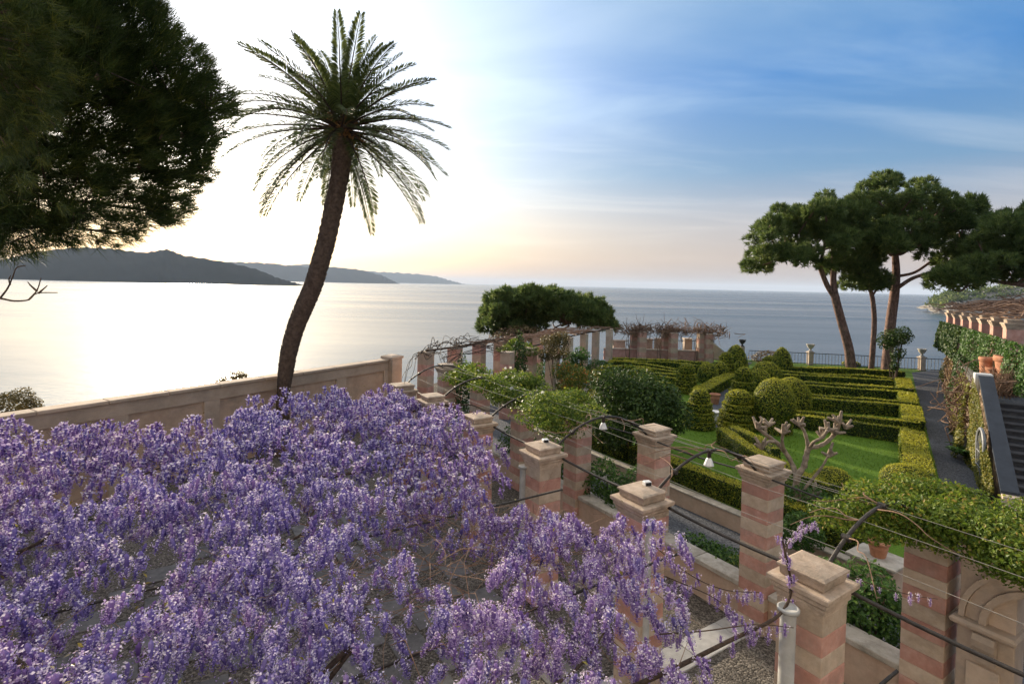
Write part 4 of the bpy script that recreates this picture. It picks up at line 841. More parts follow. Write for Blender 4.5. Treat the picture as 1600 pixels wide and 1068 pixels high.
bush('orange_bush', p + [0, 0, 1.35], (1.45, 1.1, .95), G['orange'], 'bush with orange and yellow young leaves behind the rose arbour', 'bush', 5200, .11, stems=5, z_floor=.5, blobs=blobset(p + [0, 0, 1.35], (1.5, 1.0, .8), 14, .4, .65, 6))
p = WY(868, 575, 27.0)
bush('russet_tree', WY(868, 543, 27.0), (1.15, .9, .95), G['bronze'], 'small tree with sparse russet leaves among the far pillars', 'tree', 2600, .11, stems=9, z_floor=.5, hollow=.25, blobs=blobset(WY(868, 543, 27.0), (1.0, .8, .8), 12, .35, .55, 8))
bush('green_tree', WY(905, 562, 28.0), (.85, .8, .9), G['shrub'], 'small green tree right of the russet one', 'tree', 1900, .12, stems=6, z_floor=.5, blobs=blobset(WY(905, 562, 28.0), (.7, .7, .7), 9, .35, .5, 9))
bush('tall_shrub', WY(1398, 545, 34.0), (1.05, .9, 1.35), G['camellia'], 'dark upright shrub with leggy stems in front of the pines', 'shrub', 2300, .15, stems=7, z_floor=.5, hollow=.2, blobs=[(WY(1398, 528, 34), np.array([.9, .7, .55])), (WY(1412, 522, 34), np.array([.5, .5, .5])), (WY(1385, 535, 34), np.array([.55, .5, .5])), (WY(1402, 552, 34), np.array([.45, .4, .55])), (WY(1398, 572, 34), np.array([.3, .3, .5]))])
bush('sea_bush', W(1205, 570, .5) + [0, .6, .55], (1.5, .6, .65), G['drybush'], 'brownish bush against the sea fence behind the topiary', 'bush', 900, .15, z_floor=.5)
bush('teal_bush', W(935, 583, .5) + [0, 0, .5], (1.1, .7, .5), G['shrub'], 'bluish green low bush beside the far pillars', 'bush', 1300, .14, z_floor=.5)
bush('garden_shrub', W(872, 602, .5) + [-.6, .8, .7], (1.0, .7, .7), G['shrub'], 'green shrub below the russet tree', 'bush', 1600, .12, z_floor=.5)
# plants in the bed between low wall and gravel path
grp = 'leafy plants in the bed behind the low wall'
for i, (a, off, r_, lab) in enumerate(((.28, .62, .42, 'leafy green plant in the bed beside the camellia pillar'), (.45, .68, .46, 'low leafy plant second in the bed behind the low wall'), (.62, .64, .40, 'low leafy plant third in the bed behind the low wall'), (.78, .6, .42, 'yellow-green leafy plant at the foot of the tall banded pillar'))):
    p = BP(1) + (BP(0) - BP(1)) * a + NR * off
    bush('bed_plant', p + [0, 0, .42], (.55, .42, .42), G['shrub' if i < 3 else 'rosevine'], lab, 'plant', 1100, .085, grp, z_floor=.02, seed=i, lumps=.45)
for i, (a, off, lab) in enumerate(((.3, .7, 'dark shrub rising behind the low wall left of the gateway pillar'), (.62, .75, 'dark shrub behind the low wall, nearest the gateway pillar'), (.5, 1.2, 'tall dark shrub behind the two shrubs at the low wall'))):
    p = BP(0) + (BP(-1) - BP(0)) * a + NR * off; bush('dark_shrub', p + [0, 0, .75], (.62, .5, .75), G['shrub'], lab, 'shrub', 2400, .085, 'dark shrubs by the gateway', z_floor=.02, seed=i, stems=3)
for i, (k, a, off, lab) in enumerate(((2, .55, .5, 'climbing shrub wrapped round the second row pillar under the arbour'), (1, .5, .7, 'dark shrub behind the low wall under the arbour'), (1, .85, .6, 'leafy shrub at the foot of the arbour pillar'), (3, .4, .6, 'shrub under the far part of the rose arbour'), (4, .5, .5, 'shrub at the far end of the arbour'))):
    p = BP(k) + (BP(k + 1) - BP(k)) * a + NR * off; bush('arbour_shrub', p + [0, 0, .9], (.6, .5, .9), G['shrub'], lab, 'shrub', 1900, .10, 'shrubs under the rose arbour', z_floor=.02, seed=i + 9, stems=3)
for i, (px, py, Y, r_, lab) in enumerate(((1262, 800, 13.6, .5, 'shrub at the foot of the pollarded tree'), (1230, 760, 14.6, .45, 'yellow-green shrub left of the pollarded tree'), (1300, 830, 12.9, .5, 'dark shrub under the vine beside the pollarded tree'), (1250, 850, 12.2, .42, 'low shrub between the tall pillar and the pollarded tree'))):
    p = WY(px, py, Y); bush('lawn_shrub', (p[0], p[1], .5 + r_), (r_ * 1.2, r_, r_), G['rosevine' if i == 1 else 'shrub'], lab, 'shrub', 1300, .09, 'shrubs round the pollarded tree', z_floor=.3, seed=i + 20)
# green vine over the near arches, right
def canopy(name, pts, label, mat, n, ls, zt=3.62, th=.42, cat='climbing plant', flowers=0, hang=.5, seed=0, group=None, nb=26, rb=.55):
    pg = np.array(pts)[:, :2]; r = np.random.default_rng(seed); bl = []; lo, hi = pg.min(0), pg.max(0)
    def inside(q):
        x, y = q; s_ = False; j = len(pg) - 1
        for i in range(len(pg)):
            if (pg[i][1] > y) != (pg[j][1] > y) and x < (pg[j][0] - pg[i][0]) * (y - pg[i][1]) / (pg[j][1] - pg[i][1]) + pg[i][0]: s_ = not s_
            j = i
        return s_
    while len(bl) < nb:
        q = r.uniform(lo, hi)
        if inside(q): s_ = r.uniform(.6, 1.15) * rb; bl.append((np.array([q[0], q[1], zt - r.uniform(0, th)]), np.array([s_, s_, s_ * r.uniform(.38, .6)])))
    cc = pg.mean(0); return bush(name, (cc[0], cc[1], zt), (1, 1, .4), mat, label, cat, n, ls, group, blobs=bl, flowers=flowers, seed=seed, hollow=.35, lumps=.4, stems=0)
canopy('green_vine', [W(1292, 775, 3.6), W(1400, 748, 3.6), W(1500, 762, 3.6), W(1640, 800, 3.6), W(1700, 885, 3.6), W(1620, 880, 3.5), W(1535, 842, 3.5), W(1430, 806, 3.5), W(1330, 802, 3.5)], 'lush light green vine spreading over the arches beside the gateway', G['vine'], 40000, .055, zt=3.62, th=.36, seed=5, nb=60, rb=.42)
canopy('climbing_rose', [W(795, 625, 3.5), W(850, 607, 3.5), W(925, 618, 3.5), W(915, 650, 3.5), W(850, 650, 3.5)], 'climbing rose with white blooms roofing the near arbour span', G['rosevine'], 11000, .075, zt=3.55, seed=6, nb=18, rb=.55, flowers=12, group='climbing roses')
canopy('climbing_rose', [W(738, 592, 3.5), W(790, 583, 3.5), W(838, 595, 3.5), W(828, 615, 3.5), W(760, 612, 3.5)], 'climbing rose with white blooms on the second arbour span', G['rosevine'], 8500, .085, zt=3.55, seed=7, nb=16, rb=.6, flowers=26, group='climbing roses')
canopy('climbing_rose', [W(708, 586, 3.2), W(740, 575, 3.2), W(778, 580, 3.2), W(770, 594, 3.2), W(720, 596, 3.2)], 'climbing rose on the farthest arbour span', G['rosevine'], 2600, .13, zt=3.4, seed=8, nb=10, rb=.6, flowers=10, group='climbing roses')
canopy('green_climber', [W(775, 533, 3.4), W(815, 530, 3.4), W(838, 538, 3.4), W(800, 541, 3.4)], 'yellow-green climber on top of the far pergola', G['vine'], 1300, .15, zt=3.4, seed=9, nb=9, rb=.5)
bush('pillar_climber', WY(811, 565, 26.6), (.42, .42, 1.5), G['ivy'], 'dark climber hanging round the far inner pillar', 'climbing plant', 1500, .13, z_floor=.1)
bush('pillar_climber', WY(722, 610, 21.3), (.34, .34, 1.5), G['ivy'], 'climber hanging round the slim sunlit pillar', 'climbing plant', 1300, .11, z_floor=.2)
# shrubs beyond the parapet, and at the left
bush('cliff_shrub', WY(372, 590, 20.8), (.55, .4, .32), G['bronze'], 'sparse shrub peeping over the parapet beside the palm', 'shrub', 1100, .075, hollow=.15); 
bush('cliff_shrub', WY(345, 595, 20.4), (.3, .3, .22), G['bronze'], 'smaller sparse shrub peeping over the parapet', 'shrub', 450, .075, hollow=.15)
p = WY(22, 642, 15.5); bush('cliff_bush', p + [0, 0, -.1], (.85, .7, .65), G['bronze'], 'dark round bush beyond the parapet at the left edge', 'bush', 6500, .075, seed=4, lumps=.35)

# ------------------------------------------------------------------ ivy and creepers on the right
def wallplant(name, label, p0, p1, nrm, z0, z1, th, mat, n, ls, seed, cat='climbing plant', group=None):
    p0, p1, nrm = np.array(p0)[:2], np.array(p1)[:2], np.array(nrm)[:2]; s_ = rng.uniform(0, 1, n); zz = rng.uniform(0, 1, n)
    q = np.c_[p0 + (p1 - p0) * s_[:, None], np.zeros(n)]; lo = 0.5 + .5 * lump(np.c_[s_ * np.linalg.norm(p1 - p0), zz * 2.5, np.zeros(n)], 1.1, seed)
    zt = (z0[1] - z0[0]) * s_ + z0[0]; zh = (z1[1] - z1[0]) * s_ + z1[0]; z_ = zt + (zh - zt) * (zz + .06 * lo - .03)
    off = th * np.clip(.35 + .9 * lo, .15, 1.5) * (1.0 - .45 * zz ** 2) * rng.uniform(.75, 1.05, n); nv = np.append(nrm, 0)
    P = q + nv * off[:, None]; P[:, 2] = z_; b = MB()
    b.leaves(P, np.tile(np.append(nrm, .45), (n, 1)), ls, .75, 0, np.clip(rng.normal(.45, .25, n) + .15 * lo, 0, 1), .55)
    o = b.build(name, [mat], None, (p0[0], p0[1], z0[0])); return tag(o, label, cat, group, 'thing')
ln = -sn[:2]
wallplant('yellow_creeper', 'clipped yellow-green creeper covering the sloping stair wall', sA[:2] + ln * .2, sB[:2] + ln * .2, ln, (.5, .5), (.98, 3.55), .32, G['ivyyellow'], 11000, .075, 3)
rn = np.array([-math.sin(ra), math.cos(ra)])
wallplant('dry_creeper', 'tangled brownish creeper on the terrace wall next to the stair', rw0[:2] + rn * .2, rw0[:2] + (rw1 - rw0)[:2] * .22 + rn * .2, rn, (.5, .5), (3.3, 3.1), .62, G['ivyyellow'], 5200, .10, 4)
wallplant('terrace_ivy', 'mixed green ivy on the terrace wall beside the drive', rw0[:2] + (rw1 - rw0)[:2] * .2 + rn * .2, rw0[:2] + (rw1 - rw0)[:2] * .62 + rn * .2, rn, (.5, .5), (3.3, 3.5), .55, G['ivy'], 6500, .13, 5)
wallplant('terrace_ivy', 'brown and green ivy at the far end of the terrace wall', rw0[:2] + (rw1 - rw0)[:2] * .6 + rn * .2, rw1[:2] + rn * .2, rn, (.5, .5), (3.6, 3.9), .6, G['drybush'], 4600, .16, 6)
ua = math.atan2(u1[1] - u0[1], u1[0] - u0[0]); un = np.array([-math.sin(ua), math.cos(ua)])
wallplant('ivy_curtain', 'dark green ivy curtain below the farther upper pillars', u0 + (u1 - u0) * .5 + un * .4, u0 + (u1 - u0) * 1.0 + un * .4, un, (2.9, 3.2), (4.78, 4.8), .5, G['ivy'], 6500, .15, 7, group='ivy curtains')
wallplant('ivy_curtain', 'bright green ivy curtain below the nearer upper pillars', u0 + (u1 - u0) * -.5 + un * .4, u0 + (u1 - u0) * .5 + un * .4, un, (2.9, 3.0), (4.72, 4.78), .5, G['shrub'], 9500, .12, 8, group='ivy curtains')
segs = []
cb = np.array([17.0, 19.6, 2.5])
for _ in range(70):
    a = cb + rng.normal(0, 1, 3) * [.22, .4, .55] + np.append(rn, 0) * .2; segs.append([a, a + rng.normal(0, .2, 3), a + rng.normal(0, .3, 3), a + rng.normal(0, .4, 3)])
vine_stems('dry_tangle', 'pinkish tangle of dry stems spilling over the terrace wall', segs, M['twig'], .02, 'climbing plant')
segs = []
for _ in range(300):
    a = WY(1572 + rng.normal(0, 20), 622, 19.8 + rng.normal(0, .35)); a[2] = 2.8; d = rng.normal(0, .25, 3); d[2] = 0; h_ = rng.uniform(.45, .95)
    segs.append([a, a + d * .4 + [0, 0, h_ * .4], a + d + rng.normal(0, .08, 3) + [0, 0, h_ * .75], a + d * 1.5 + rng.normal(0, .12, 3) + [0, 0, h_]])
vine_stems('dry_shrub', 'reddish leafless shrub at the top of the stair below the pots', segs, M['twig'], .012, 'shrub')
p = W(1512, 722, .5); b = MB()
for i in range(46):
    a_ = rng.uniform(0, 2 * PI); L = rng.uniform(.5, 1.0); d = np.array([math.cos(a_), math.sin(a_), 0]); n_ = 14
    for u in np.linspace(.15, 1, n_): 
        q = p + d * L * u * .75 + [0, 0, .15 + L * (1.1 * u - .75 * u * u)]; sd_ = np.cross(d, [0, 0, 1])
        b.leaves(np.array([q + sd_ * .07, q - sd_ * .07]), np.array([[0, 0, 1.], [0, 0, 1.]]), .17, .28, 0, None, .2, dirs=np.array([sd_ + d * .5, -sd_ + d * .5]))
tag(b.build('fern', G['palmleaf'], None, tuple(p)), 'bright green fern-like plant beside the drive under the creeper', 'plant', None, 'thing')
bush('drive_bush', W(1482, 600, .5) + [.2, 0, .55], (.8, .7, .7), G['ivyyellow'], 'green bush at the far end of the drive beside the ivy', 'bush', 1300, .13, z_floor=.5)
#@@PART4@@
# ------------------------------------------------------------------ palm
PY = 19.5
tp = [(441, 716, 34), (442, 660, 27), (442, 632, 25), (443, 612, 25), (446, 585, 33), (452, 548, 37), (462, 512, 39), (474, 482, 41), (488, 450, 41), (499, 415, 41), (510, 375, 42), (521, 325, 43), (530, 280, 40), (535, 240, 46), (535, 208, 44), (534, 195, 26)]
pal = WY(441, 716, PY); t = thing('palm_tree', 'tall date palm with curved dark trunk in front of the parapet', 'palm tree', (pal[0], pal[1], 0))
P = curve_pts([WY(a, c, PY) for a, c, _ in tp], 6); Rr = np.interp(np.linspace(0, len(tp) - 1, len(P)), range(len(tp)), [w / 2 * PY / F for _, _, w in tp])
b = MB(); b.tube(P, Rr * .63, 14)
Tn = np.gradient(P, axis=0); Tn /= np.linalg.norm(Tn, axis=1)[:, None]
for i in range(1150):                                       # old leaf bases all round the trunk
    s_ = i / 1150 * (len(P) - 3); k = int(s_); f_ = s_ - k; c = P[k] * (1 - f_) + P[k + 1] * f_; r_ = Rr[k] * (1 - f_) + Rr[k + 1] * f_; a_ = i * 2.39996 + rng.normal(0, .06)
    ax = Tn[k]; A = np.cross(ax, [0, 1, 0]); A /= np.linalg.norm(A); B = np.cross(ax, A); d = A * math.cos(a_) + B * math.sin(a_); w_ = np.cross(ax, d); hs = .085 + .03 * rng.uniform(); q = c + d * r_ * .61
    b.add([q - w_ * hs - ax * .05, q + w_ * hs - ax * .05, q + w_ * hs * .6 + ax * .09 + d * .045, q - w_ * hs * .6 + ax * .09 + d * .045, q + ax * .11], np.array([[0, 1, 2, 3]]), 0); 
b.build('trunk', M['bark_palm'], t, (pal[0], pal[1], 0))
CC = WY(534, 203, PY)
def frond_mesh(e0, L, droop, nl=120, dry=False):
    """rachis in the xz plane starting upward at angle e0, arching by droop; leaflets in two ranks"""
    n = 26; s_ = np.linspace(0, 1, n); el = e0 - droop * s_ ** 1.5; ds = L / (n - 1)
    x = np.concatenate([[0], np.cumsum(np.cos(el[:-1]) * ds)]); z = np.concatenate([[0], np.cumsum(np.sin(el[:-1]) * ds)]); Pth = np.stack([x, rng.normal(0, .01, n).cumsum() * .3, z], 1)
    b = MB(); b.tube(Pth, np.linspace(.042, .008, n), 5, 1, .5)
    for side in (-1, 1):
        u = np.linspace(.13, .995, nl); k = (u * (n - 1)).astype(int).clip(0, n - 2); f_ = (u * (n - 1) - k)[:, None]; q = Pth[k] * (1 - f_) + Pth[k + 1] * f_
        T = np.stack([np.cos(el[k]), 0 * u, np.sin(el[k])], 1); Nv = np.stack([-np.sin(el[k]), 0 * u, np.cos(el[k])], 1); sdv = np.tile([0, side, 0.], (nl, 1))
        ll = (.47 * np.sin(PI * np.clip(u * .83 + .15, 0, 1)) ** .6 + .08)[:, None] * rng.uniform(.85, 1.1, (nl, 1)); fw_ = (.50 + .40 * u)[:, None]
        d = T * fw_ + sdv * .80 + Nv * rng.normal(.34, .12, (nl, 1)); d /= np.linalg.norm(d, axis=1)[:, None]
        tip = q + d * ll - np.array([0, 0, 1]) * ll ** 2 * .35; mid = q + d * ll * .5; wd_ = T * .022 + rng.normal(0, .004, (nl, 3))
        v = np.stack([q - wd_ * .6, mid - wd_, tip, mid + wd_], 1).reshape(-1, 3); b.add(v, np.arange(4 * nl).reshape(-1, 4), 0, np.repeat(rng.uniform(.1, .9, nl), 4))
    return b.mesh('frond', [G['palm'], M['bark']])
ga = 0; nF = 96
elevs = np.concatenate([np.linspace(82, 42, 20), np.linspace(40, -10, 36), np.linspace(-14, -46, 14)])
cache = {}
for i, e in enumerate(elevs):
    key = round(e / 8)
    var = i % 2
    if (key, var) not in cache:
        e0 = rad(key * 8); dr_ = rad(30 + 26 * max(0, math.cos(e0))) if key > -2 else rad(max(10, (84 + key * 8) * .8)); cache[(key, var)] = frond_mesh(e0, (4.2 - .65 * max(0, math.sin(e0)) ** 2 if key > 0 else 4.35) - .25 * var, dr_ * (1 if var else .72))
    o = link('frond', cache[(key, var)], t); az = i * 2.39996 + rng.normal(0, .1); o.rotation_euler = (rng.normal(0, .06), rng.normal(0, .04), az); s_ = rng.uniform(.9, 1.06); o.scale = (s_, s_, s_)
    rr_ = .16 if e > 0 else .24; o.location = (CC[0] - pal[0] + rr_ * math.cos(az), CC[1] - pal[1] + rr_ * math.sin(az), CC[2] + .22 * (e / 80))
b = MB()
for i in range(70):                                         # orange flower stalks in the heart
    a_ = rng.uniform(0, 2 * PI); e = rad(rng.uniform(-35, 50)); d = np.array([math.cos(a_) * math.cos(e), math.sin(a_) * math.cos(e), math.sin(e)]); L = rng.uniform(.6, 1.15); b.tube([CC, CC + d * L * .5, CC + d * L - [0, 0, .14]], [.03, .02, .012], 4, 0, rng.uniform())
    for _ in range(9): q = CC + d * L * rng.uniform(.45, 1); b.leaves(q[None], d[None], .2, .3, 0, None, .8)
b.build('flower_stalks', G['palmdry'], t, (pal[0], pal[1], 0))

# ------------------------------------------------------------------ pines
def limb(b, pts, r0, r1, sides=8, mat=0):
    P = curve_pts(pts, 5); b.tube(P, np.linspace(r0, r1, len(P)), sides, mat)
def tufts(b, C, nd, L, wd, up=.35, mat=0, tint0=.45, spread=1.0):
    """brush of needles at each point of C, opening round its outward direction nd"""
    n = len(C); K = tufts.K; d = nd[:, None] + rng.normal(0, spread * .62, (n, K, 3)); d[..., 2] += up; d /= np.linalg.norm(d, axis=2)[..., None]
    w_ = np.cross(d, rng.normal(0, 1, (n, K, 3))); w_ /= np.linalg.norm(w_, axis=2)[..., None] + 1e-9; ll = L * rng.uniform(.65, 1.1, (n, K, 1)); c = C[:, None] + rng.normal(0, L * .12, (n, K, 3))
    v = np.stack([c - w_ * wd, c + w_ * wd, c + d * ll], 2).reshape(-1, 3); tn = np.clip(tint0 + rng.normal(0, .16, (n, 1)) + rng.normal(0, .14, (n, K)), 0, 1)
    b.add(v, np.arange(3 * n * K).reshape(-1, 3), mat, np.repeat(tn.ravel(), 3))
tufts.K = 13
def puffs(b, blobs, per_m2, L, wd, flat=.75, seed=1):
    for c, r_ in blobs:
        n = int(per_m2 * 4 * PI * r_ * r_ * .6); d = rdir(n); keep = d[:, 2] > -.55; d = d[keep]; lo = 1 + .22 * lump(d * 2 + c, 1.2, seed)[:, None]
        p = c + d * np.array([r_, r_, r_ * flat]) * lo * (.55 + .45 * rng.uniform(0, 1, (len(d), 1)) ** .4); tufts(b, p, d, L, wd, .45)
def umbrella_pine(name, label, Yc, ell, trunks, npuff, rp, depth, seed, per=22, L=.36, wd=.034, group='umbrella pines', br=None):
    """ell: ellipses (px, py, rx, ry) outlining the crown as surveyed in the photo"""
    r = np.random.default_rng(seed); base = WY(*trunks[0][0][:2], Yc); t = thing(name, label, 'pine tree', tuple(base), 0, group)
    b = MB(); tips = []
    for tr in trunks:
        n_ = len(tr); pts = [WY(p[0], p[1], Yc + (p[3] if len(p) > 3 else 0)) for p in tr]; P = curve_pts(pts, 5); ws = np.interp(np.linspace(0, n_ - 1, len(P)), range(n_), [p[2] / 2 * .60 * Yc / F for p in tr]); b.tube(P, ws, 9); tips.append(P[-1]); tips.append(P[len(P) * 3 // 4])
    bl = []; wts = np.array([e[2] * e[3] for e in ell], float); wts /= wts.sum()
    while len(bl) < npuff:
        e = ell[r.choice(len(ell), p=wts)]; a_ = r.uniform(0, 2 * PI); q = math.sqrt(r.uniform(0, 1)) * .97; px, py = e[0] + e[2] * q * math.cos(a_), e[1] + e[3] * q * math.sin(a_)
        bl.append((WY(px, py, Yc + r.uniform(-1, 1) * depth * math.sqrt(max(0.05, 1 - q * q))), rp * r.uniform(.6, 1.2)))
    for c, r_ in bl[::3]:                                      # a limb to every third puff
        tp_ = min(tips, key=lambda q: np.linalg.norm(q - c)); md = tp_ * .5 + c * .5 + r.normal(0, .25, 3) - [0, 0, .3]; limb(b, [tp_, md, c], .10, .03, 5)
    b.build('trunk', M['bark_pine'], t, tuple(base)); b = MB(); puffs(b, bl, per, L, wd, seed=seed); b.build('crown', G['pine'], t, tuple(base))
    return t
umbrella_pine('umbrella_pine', 'left umbrella pine with a forked leaning trunk before the sea', 40.5, [(1262, 345, 72, 34), (1205, 378, 38, 34), (1300, 335, 44, 28), (1320, 370, 30, 44), (1198, 414, 28, 20), (1240, 400, 36, 18), (1308, 412, 26, 20), (1230, 330, 40, 18)],
    [[(1330, 580, 26), (1326, 545, 23), (1314, 500, 21), (1305, 465, 20), (1302, 440, 15), (1303, 405, 13), (1300, 370, 9)], [(1306, 468, 14), (1292, 445, 13), (1280, 415, 12), (1268, 390, 10), (1245, 372, 7)], [(1280, 415, 8), (1288, 385, 7), (1290, 350, 5)], [(1275, 402, 7), (1240, 398, 6), (1215, 390, 4)]], 88, .85, 3.6, 11)
umbrella_pine('umbrella_pine', 'largest umbrella pine with a broad domed crown', 41.5, [(1405, 312, 80, 34), (1470, 330, 72, 36), (1370, 345, 48, 40), (1430, 355, 80, 30), (1520, 362, 36, 30), (1350, 372, 34, 26), (1450, 385, 60, 20), (1395, 375, 40, 20), (1500, 395, 38, 18)],
    [[(1385, 582, 27), (1388, 545, 25), (1392, 500, 24), (1398, 455, 22), (1400, 420, 18), (1398, 385, 14), (1400, 350, 9)], [(1402, 450, 10, -.3), (1425, 435, 9, -.8), (1455, 425, 8, -1), (1490, 412, 7, -1), (1520, 392, 5, -1)], [(1400, 432, 8), (1430, 425, 7), (1460, 405, 6), (1490, 390, 4)], [(1399, 400, 8), (1375, 385, 7), (1355, 365, 5)], [(1399, 395, 8), (1418, 370, 6), (1440, 345, 5)]], 118, .9, 4.2, 12)
umbrella_pine('umbrella_pine', 'slender pine with a small low crown between the two larger ones', 41.0, [(1350, 425, 22, 14), (1372, 440, 12, 12), (1340, 443, 14, 8), (1358, 405, 24, 16)], [[(1361, 580, 14), (1364, 540, 13), (1366, 500, 12), (1363, 465, 11), (1356, 440, 8), (1352, 415, 6)], [(1363, 462, 6), (1374, 446, 4), (1380, 440, 3)]], 26, .7, 1.2, 13)
umbrella_pine('umbrella_pine', 'pine reaching in from the right edge above the upper pergola', 36.0, [(1580, 375, 60, 30), (1560, 405, 60, 26), (1610, 355, 50, 30), (1520, 425, 40, 20), (1490, 440, 24, 12), (1640, 400, 60, 40), (1570, 430, 40, 12)],
    [[(1690, 640, 30), (1690, 560, 28), (1680, 500, 26), (1655, 462, 20), (1610, 447, 13), (1560, 440, 9), (1520, 432, 6)], [(1668, 480, 16), (1650, 430, 12), (1620, 400, 8)]], 95, .85, 3.2, 14)
umbrella_pine('umbrella_pine', 'low spreading umbrella pine beyond the far pergola on the cliff', 50.0, [(835, 466, 40, 14), (855, 476, 70, 18), (905, 486, 40, 14), (800, 476, 36, 16), (776, 494, 20, 14), (850, 486, 84, 14), (930, 498, 22, 12), (782, 508, 24, 11), (812, 508, 36, 12), (800, 520, 22, 8), (945, 505, 14, 8)],
    [[(828, 600, 22), (832, 560, 20), (834, 530, 17), (828, 500, 12)], [(836, 545, 8), (858, 528, 7), (890, 508, 5)], [(834, 535, 8), (815, 515, 6), (795, 500, 4)], [(858, 528, 5), (870, 510, 4), (905, 500, 3)]], 230, .95, 4.5, 15, per=11, L=.44, wd=.05, group=None)
bush('cliff_maquis', WY(815, 530, 46), (2.4, 1.5, 1.3), G['drybush'], 'brownish scrub below the low pine beyond the pergola', 'bush', 2200, .2)

# foreground pine at upper left: long needles in brushes on twigs
base = np.array([-13.5, 7.2, 0]); t = thing('foreground_pine', 'big dark pine with long needles hanging into the upper left corner', 'pine tree', tuple(base))
ell = [(40, 80, 150, 100, 8.0), (180, 60, 100, 70, 9.0), (245, 125, 90, 75, 9.5), (300, 175, 68, 60, 9.5), (120, 200, 150, 90, 9.0), (250, 225, 80, 60, 9.8), (60, 290, 110, 70, 8.5), (30, 360, 60, 40, 8.2), (100, 345, 30, 38, 8.4), (200, 335, 62, 28, 9.5), (262, 325, 38, 24, 9.8), (170, 370, 40, 14, 9.4), (310, 262, 30, 24, 9.7), (-60, 220, 110, 190, 8.0), (-60, 20, 120, 120, 7.5), (100, -60, 180, 90, 8.5), (230, 290, 90, 26, 9.6)]
r = np.random.default_rng(21); wts = np.array([e[2] * e[3] for e in ell], float); wts /= wts.sum(); C = []; 
while len(C) < 9000:
    e = ell[r.choice(len(ell), p=wts)]; a_ = r.uniform(0, 2 * PI); q = math.sqrt(r.uniform(0, 1)); px, py = e[0] + e[2] * q * math.cos(a_), e[1] + e[3] * q * math.sin(a_)
    C.append(WY(px, py, e[4] + r.uniform(-1, 1) * 1.1))
C = np.array(C); ctr = WY(110, 190, 8.9) + [-1.5, 0, -1.0]
# near brush hanging in the corner, closer to the eye
C2 = np.array([WY(20 + r.normal(0, 42), 95 + r.normal(0, 75), 5.2 + r.uniform(-.4, .4)) for _ in range(430)])
b = MB(); tufts.K = 24; d = (C - ctr); d /= np.linalg.norm(d, axis=1)[:, None]; tufts(b, C, d, .30, .0050, .12, 0, .45, .62); d2 = C2 - (WY(-60, 40, 5.4)); d2 /= np.linalg.norm(d2, axis=1)[:, None]; tufts.K = 46; tufts(b, C2, d2, .16, .0034, .1, 0, .60, .8)
b.build('crown', G['pinenear'], t, tuple(base))
b = MB(); limb(b, [base, base + [.1, 0, 4], base + [.4, .2, 8], base + [.9, .4, 12], base + [1.2, .6, 15]], .34, .16, 10)
hubs = [base + np.array([.4, .2, 7.2]), base + np.array([.6, .3, 8.6]), base + np.array([.8, .4, 10.2]), base + np.array([1, .5, 11.6])]
tgt = [WY(250, 330, 9.7), WY(300, 260, 9.7), WY(320, 180, 9.5), WY(260, 110, 9.5), WY(200, 60, 9.0), WY(120, 210, 9), WY(60, 300, 8.5), WY(180, 365, 9.4), WY(100, 350, 8.4), WY(230, 225, 9.8), WY(150, 20, 8.8)]
lims = []
for q in tgt:
    h_ = min(hubs, key=lambda p: abs(p[2] - q[2])); md = h_ * .45 + q * .55 + [0, 0, .35]; pp = curve_pts([h_, md, q], 8); b.tube(pp, np.linspace(.09, .018, len(pp)), 6); lims.append(pp)
allp = np.concatenate([l[4:] for l in lims])
for i in r.choice(len(C), 700, replace=False):
    q = C[i]; a = allp[np.argmin(((allp - q) ** 2).sum(1))]; b.tube([a, a * .5 + q * .5 + r.normal(0, .06, 3), q], [.016, .011, .006], 4)
for q in C2[::7]: b.tube([WY(-60, 40, 5.4), q * .6 + WY(-60, 40, 5.4) * .4 + r.normal(0, .04, 3), q], [.02, .012, .006], 4)
b.build('branches', M['bark'], t, tuple(base))
b = MB()
for i in r.choice(len(C), 70, replace=False):
    b.lathe(C[i], [(.001, -.05), (.03, -.03), (.036, .0), (.026, .03), (.001, .06)], 7)
b.build('cones', M['bark'], t, tuple(base))['kind'] = 'stuff'
# bare twig at the left edge
a = WY(-40, 462, 6.5); segs = [[a, WY(0, 466, 6.5), WY(22, 470, 6.5), WY(45, 468, 6.45), WY(58, 458, 6.4), WY(90, 457, 6.4)], [WY(0, 466, 6.5), WY(12, 450, 6.5), WY(20, 432, 6.5), WY(26, 418, 6.5), WY(40, 415, 6.5)], [WY(16, 445, 6.5), WY(14, 436, 6.5), WY(17, 430, 6.5)], [WY(45, 468, 6.45), WY(58, 453, 6.4), WY(64, 434, 6.4)], [WY(58, 455, 6.4), WY(48, 446, 6.4), WY(43, 440, 6.4)], [WY(60, 458, 6.4), WY(74, 446, 6.4)]]
vine_stems('bare_twig', 'bare forked twig reaching in at the left edge over the sea', segs, M['bark'], .011, 'twig')

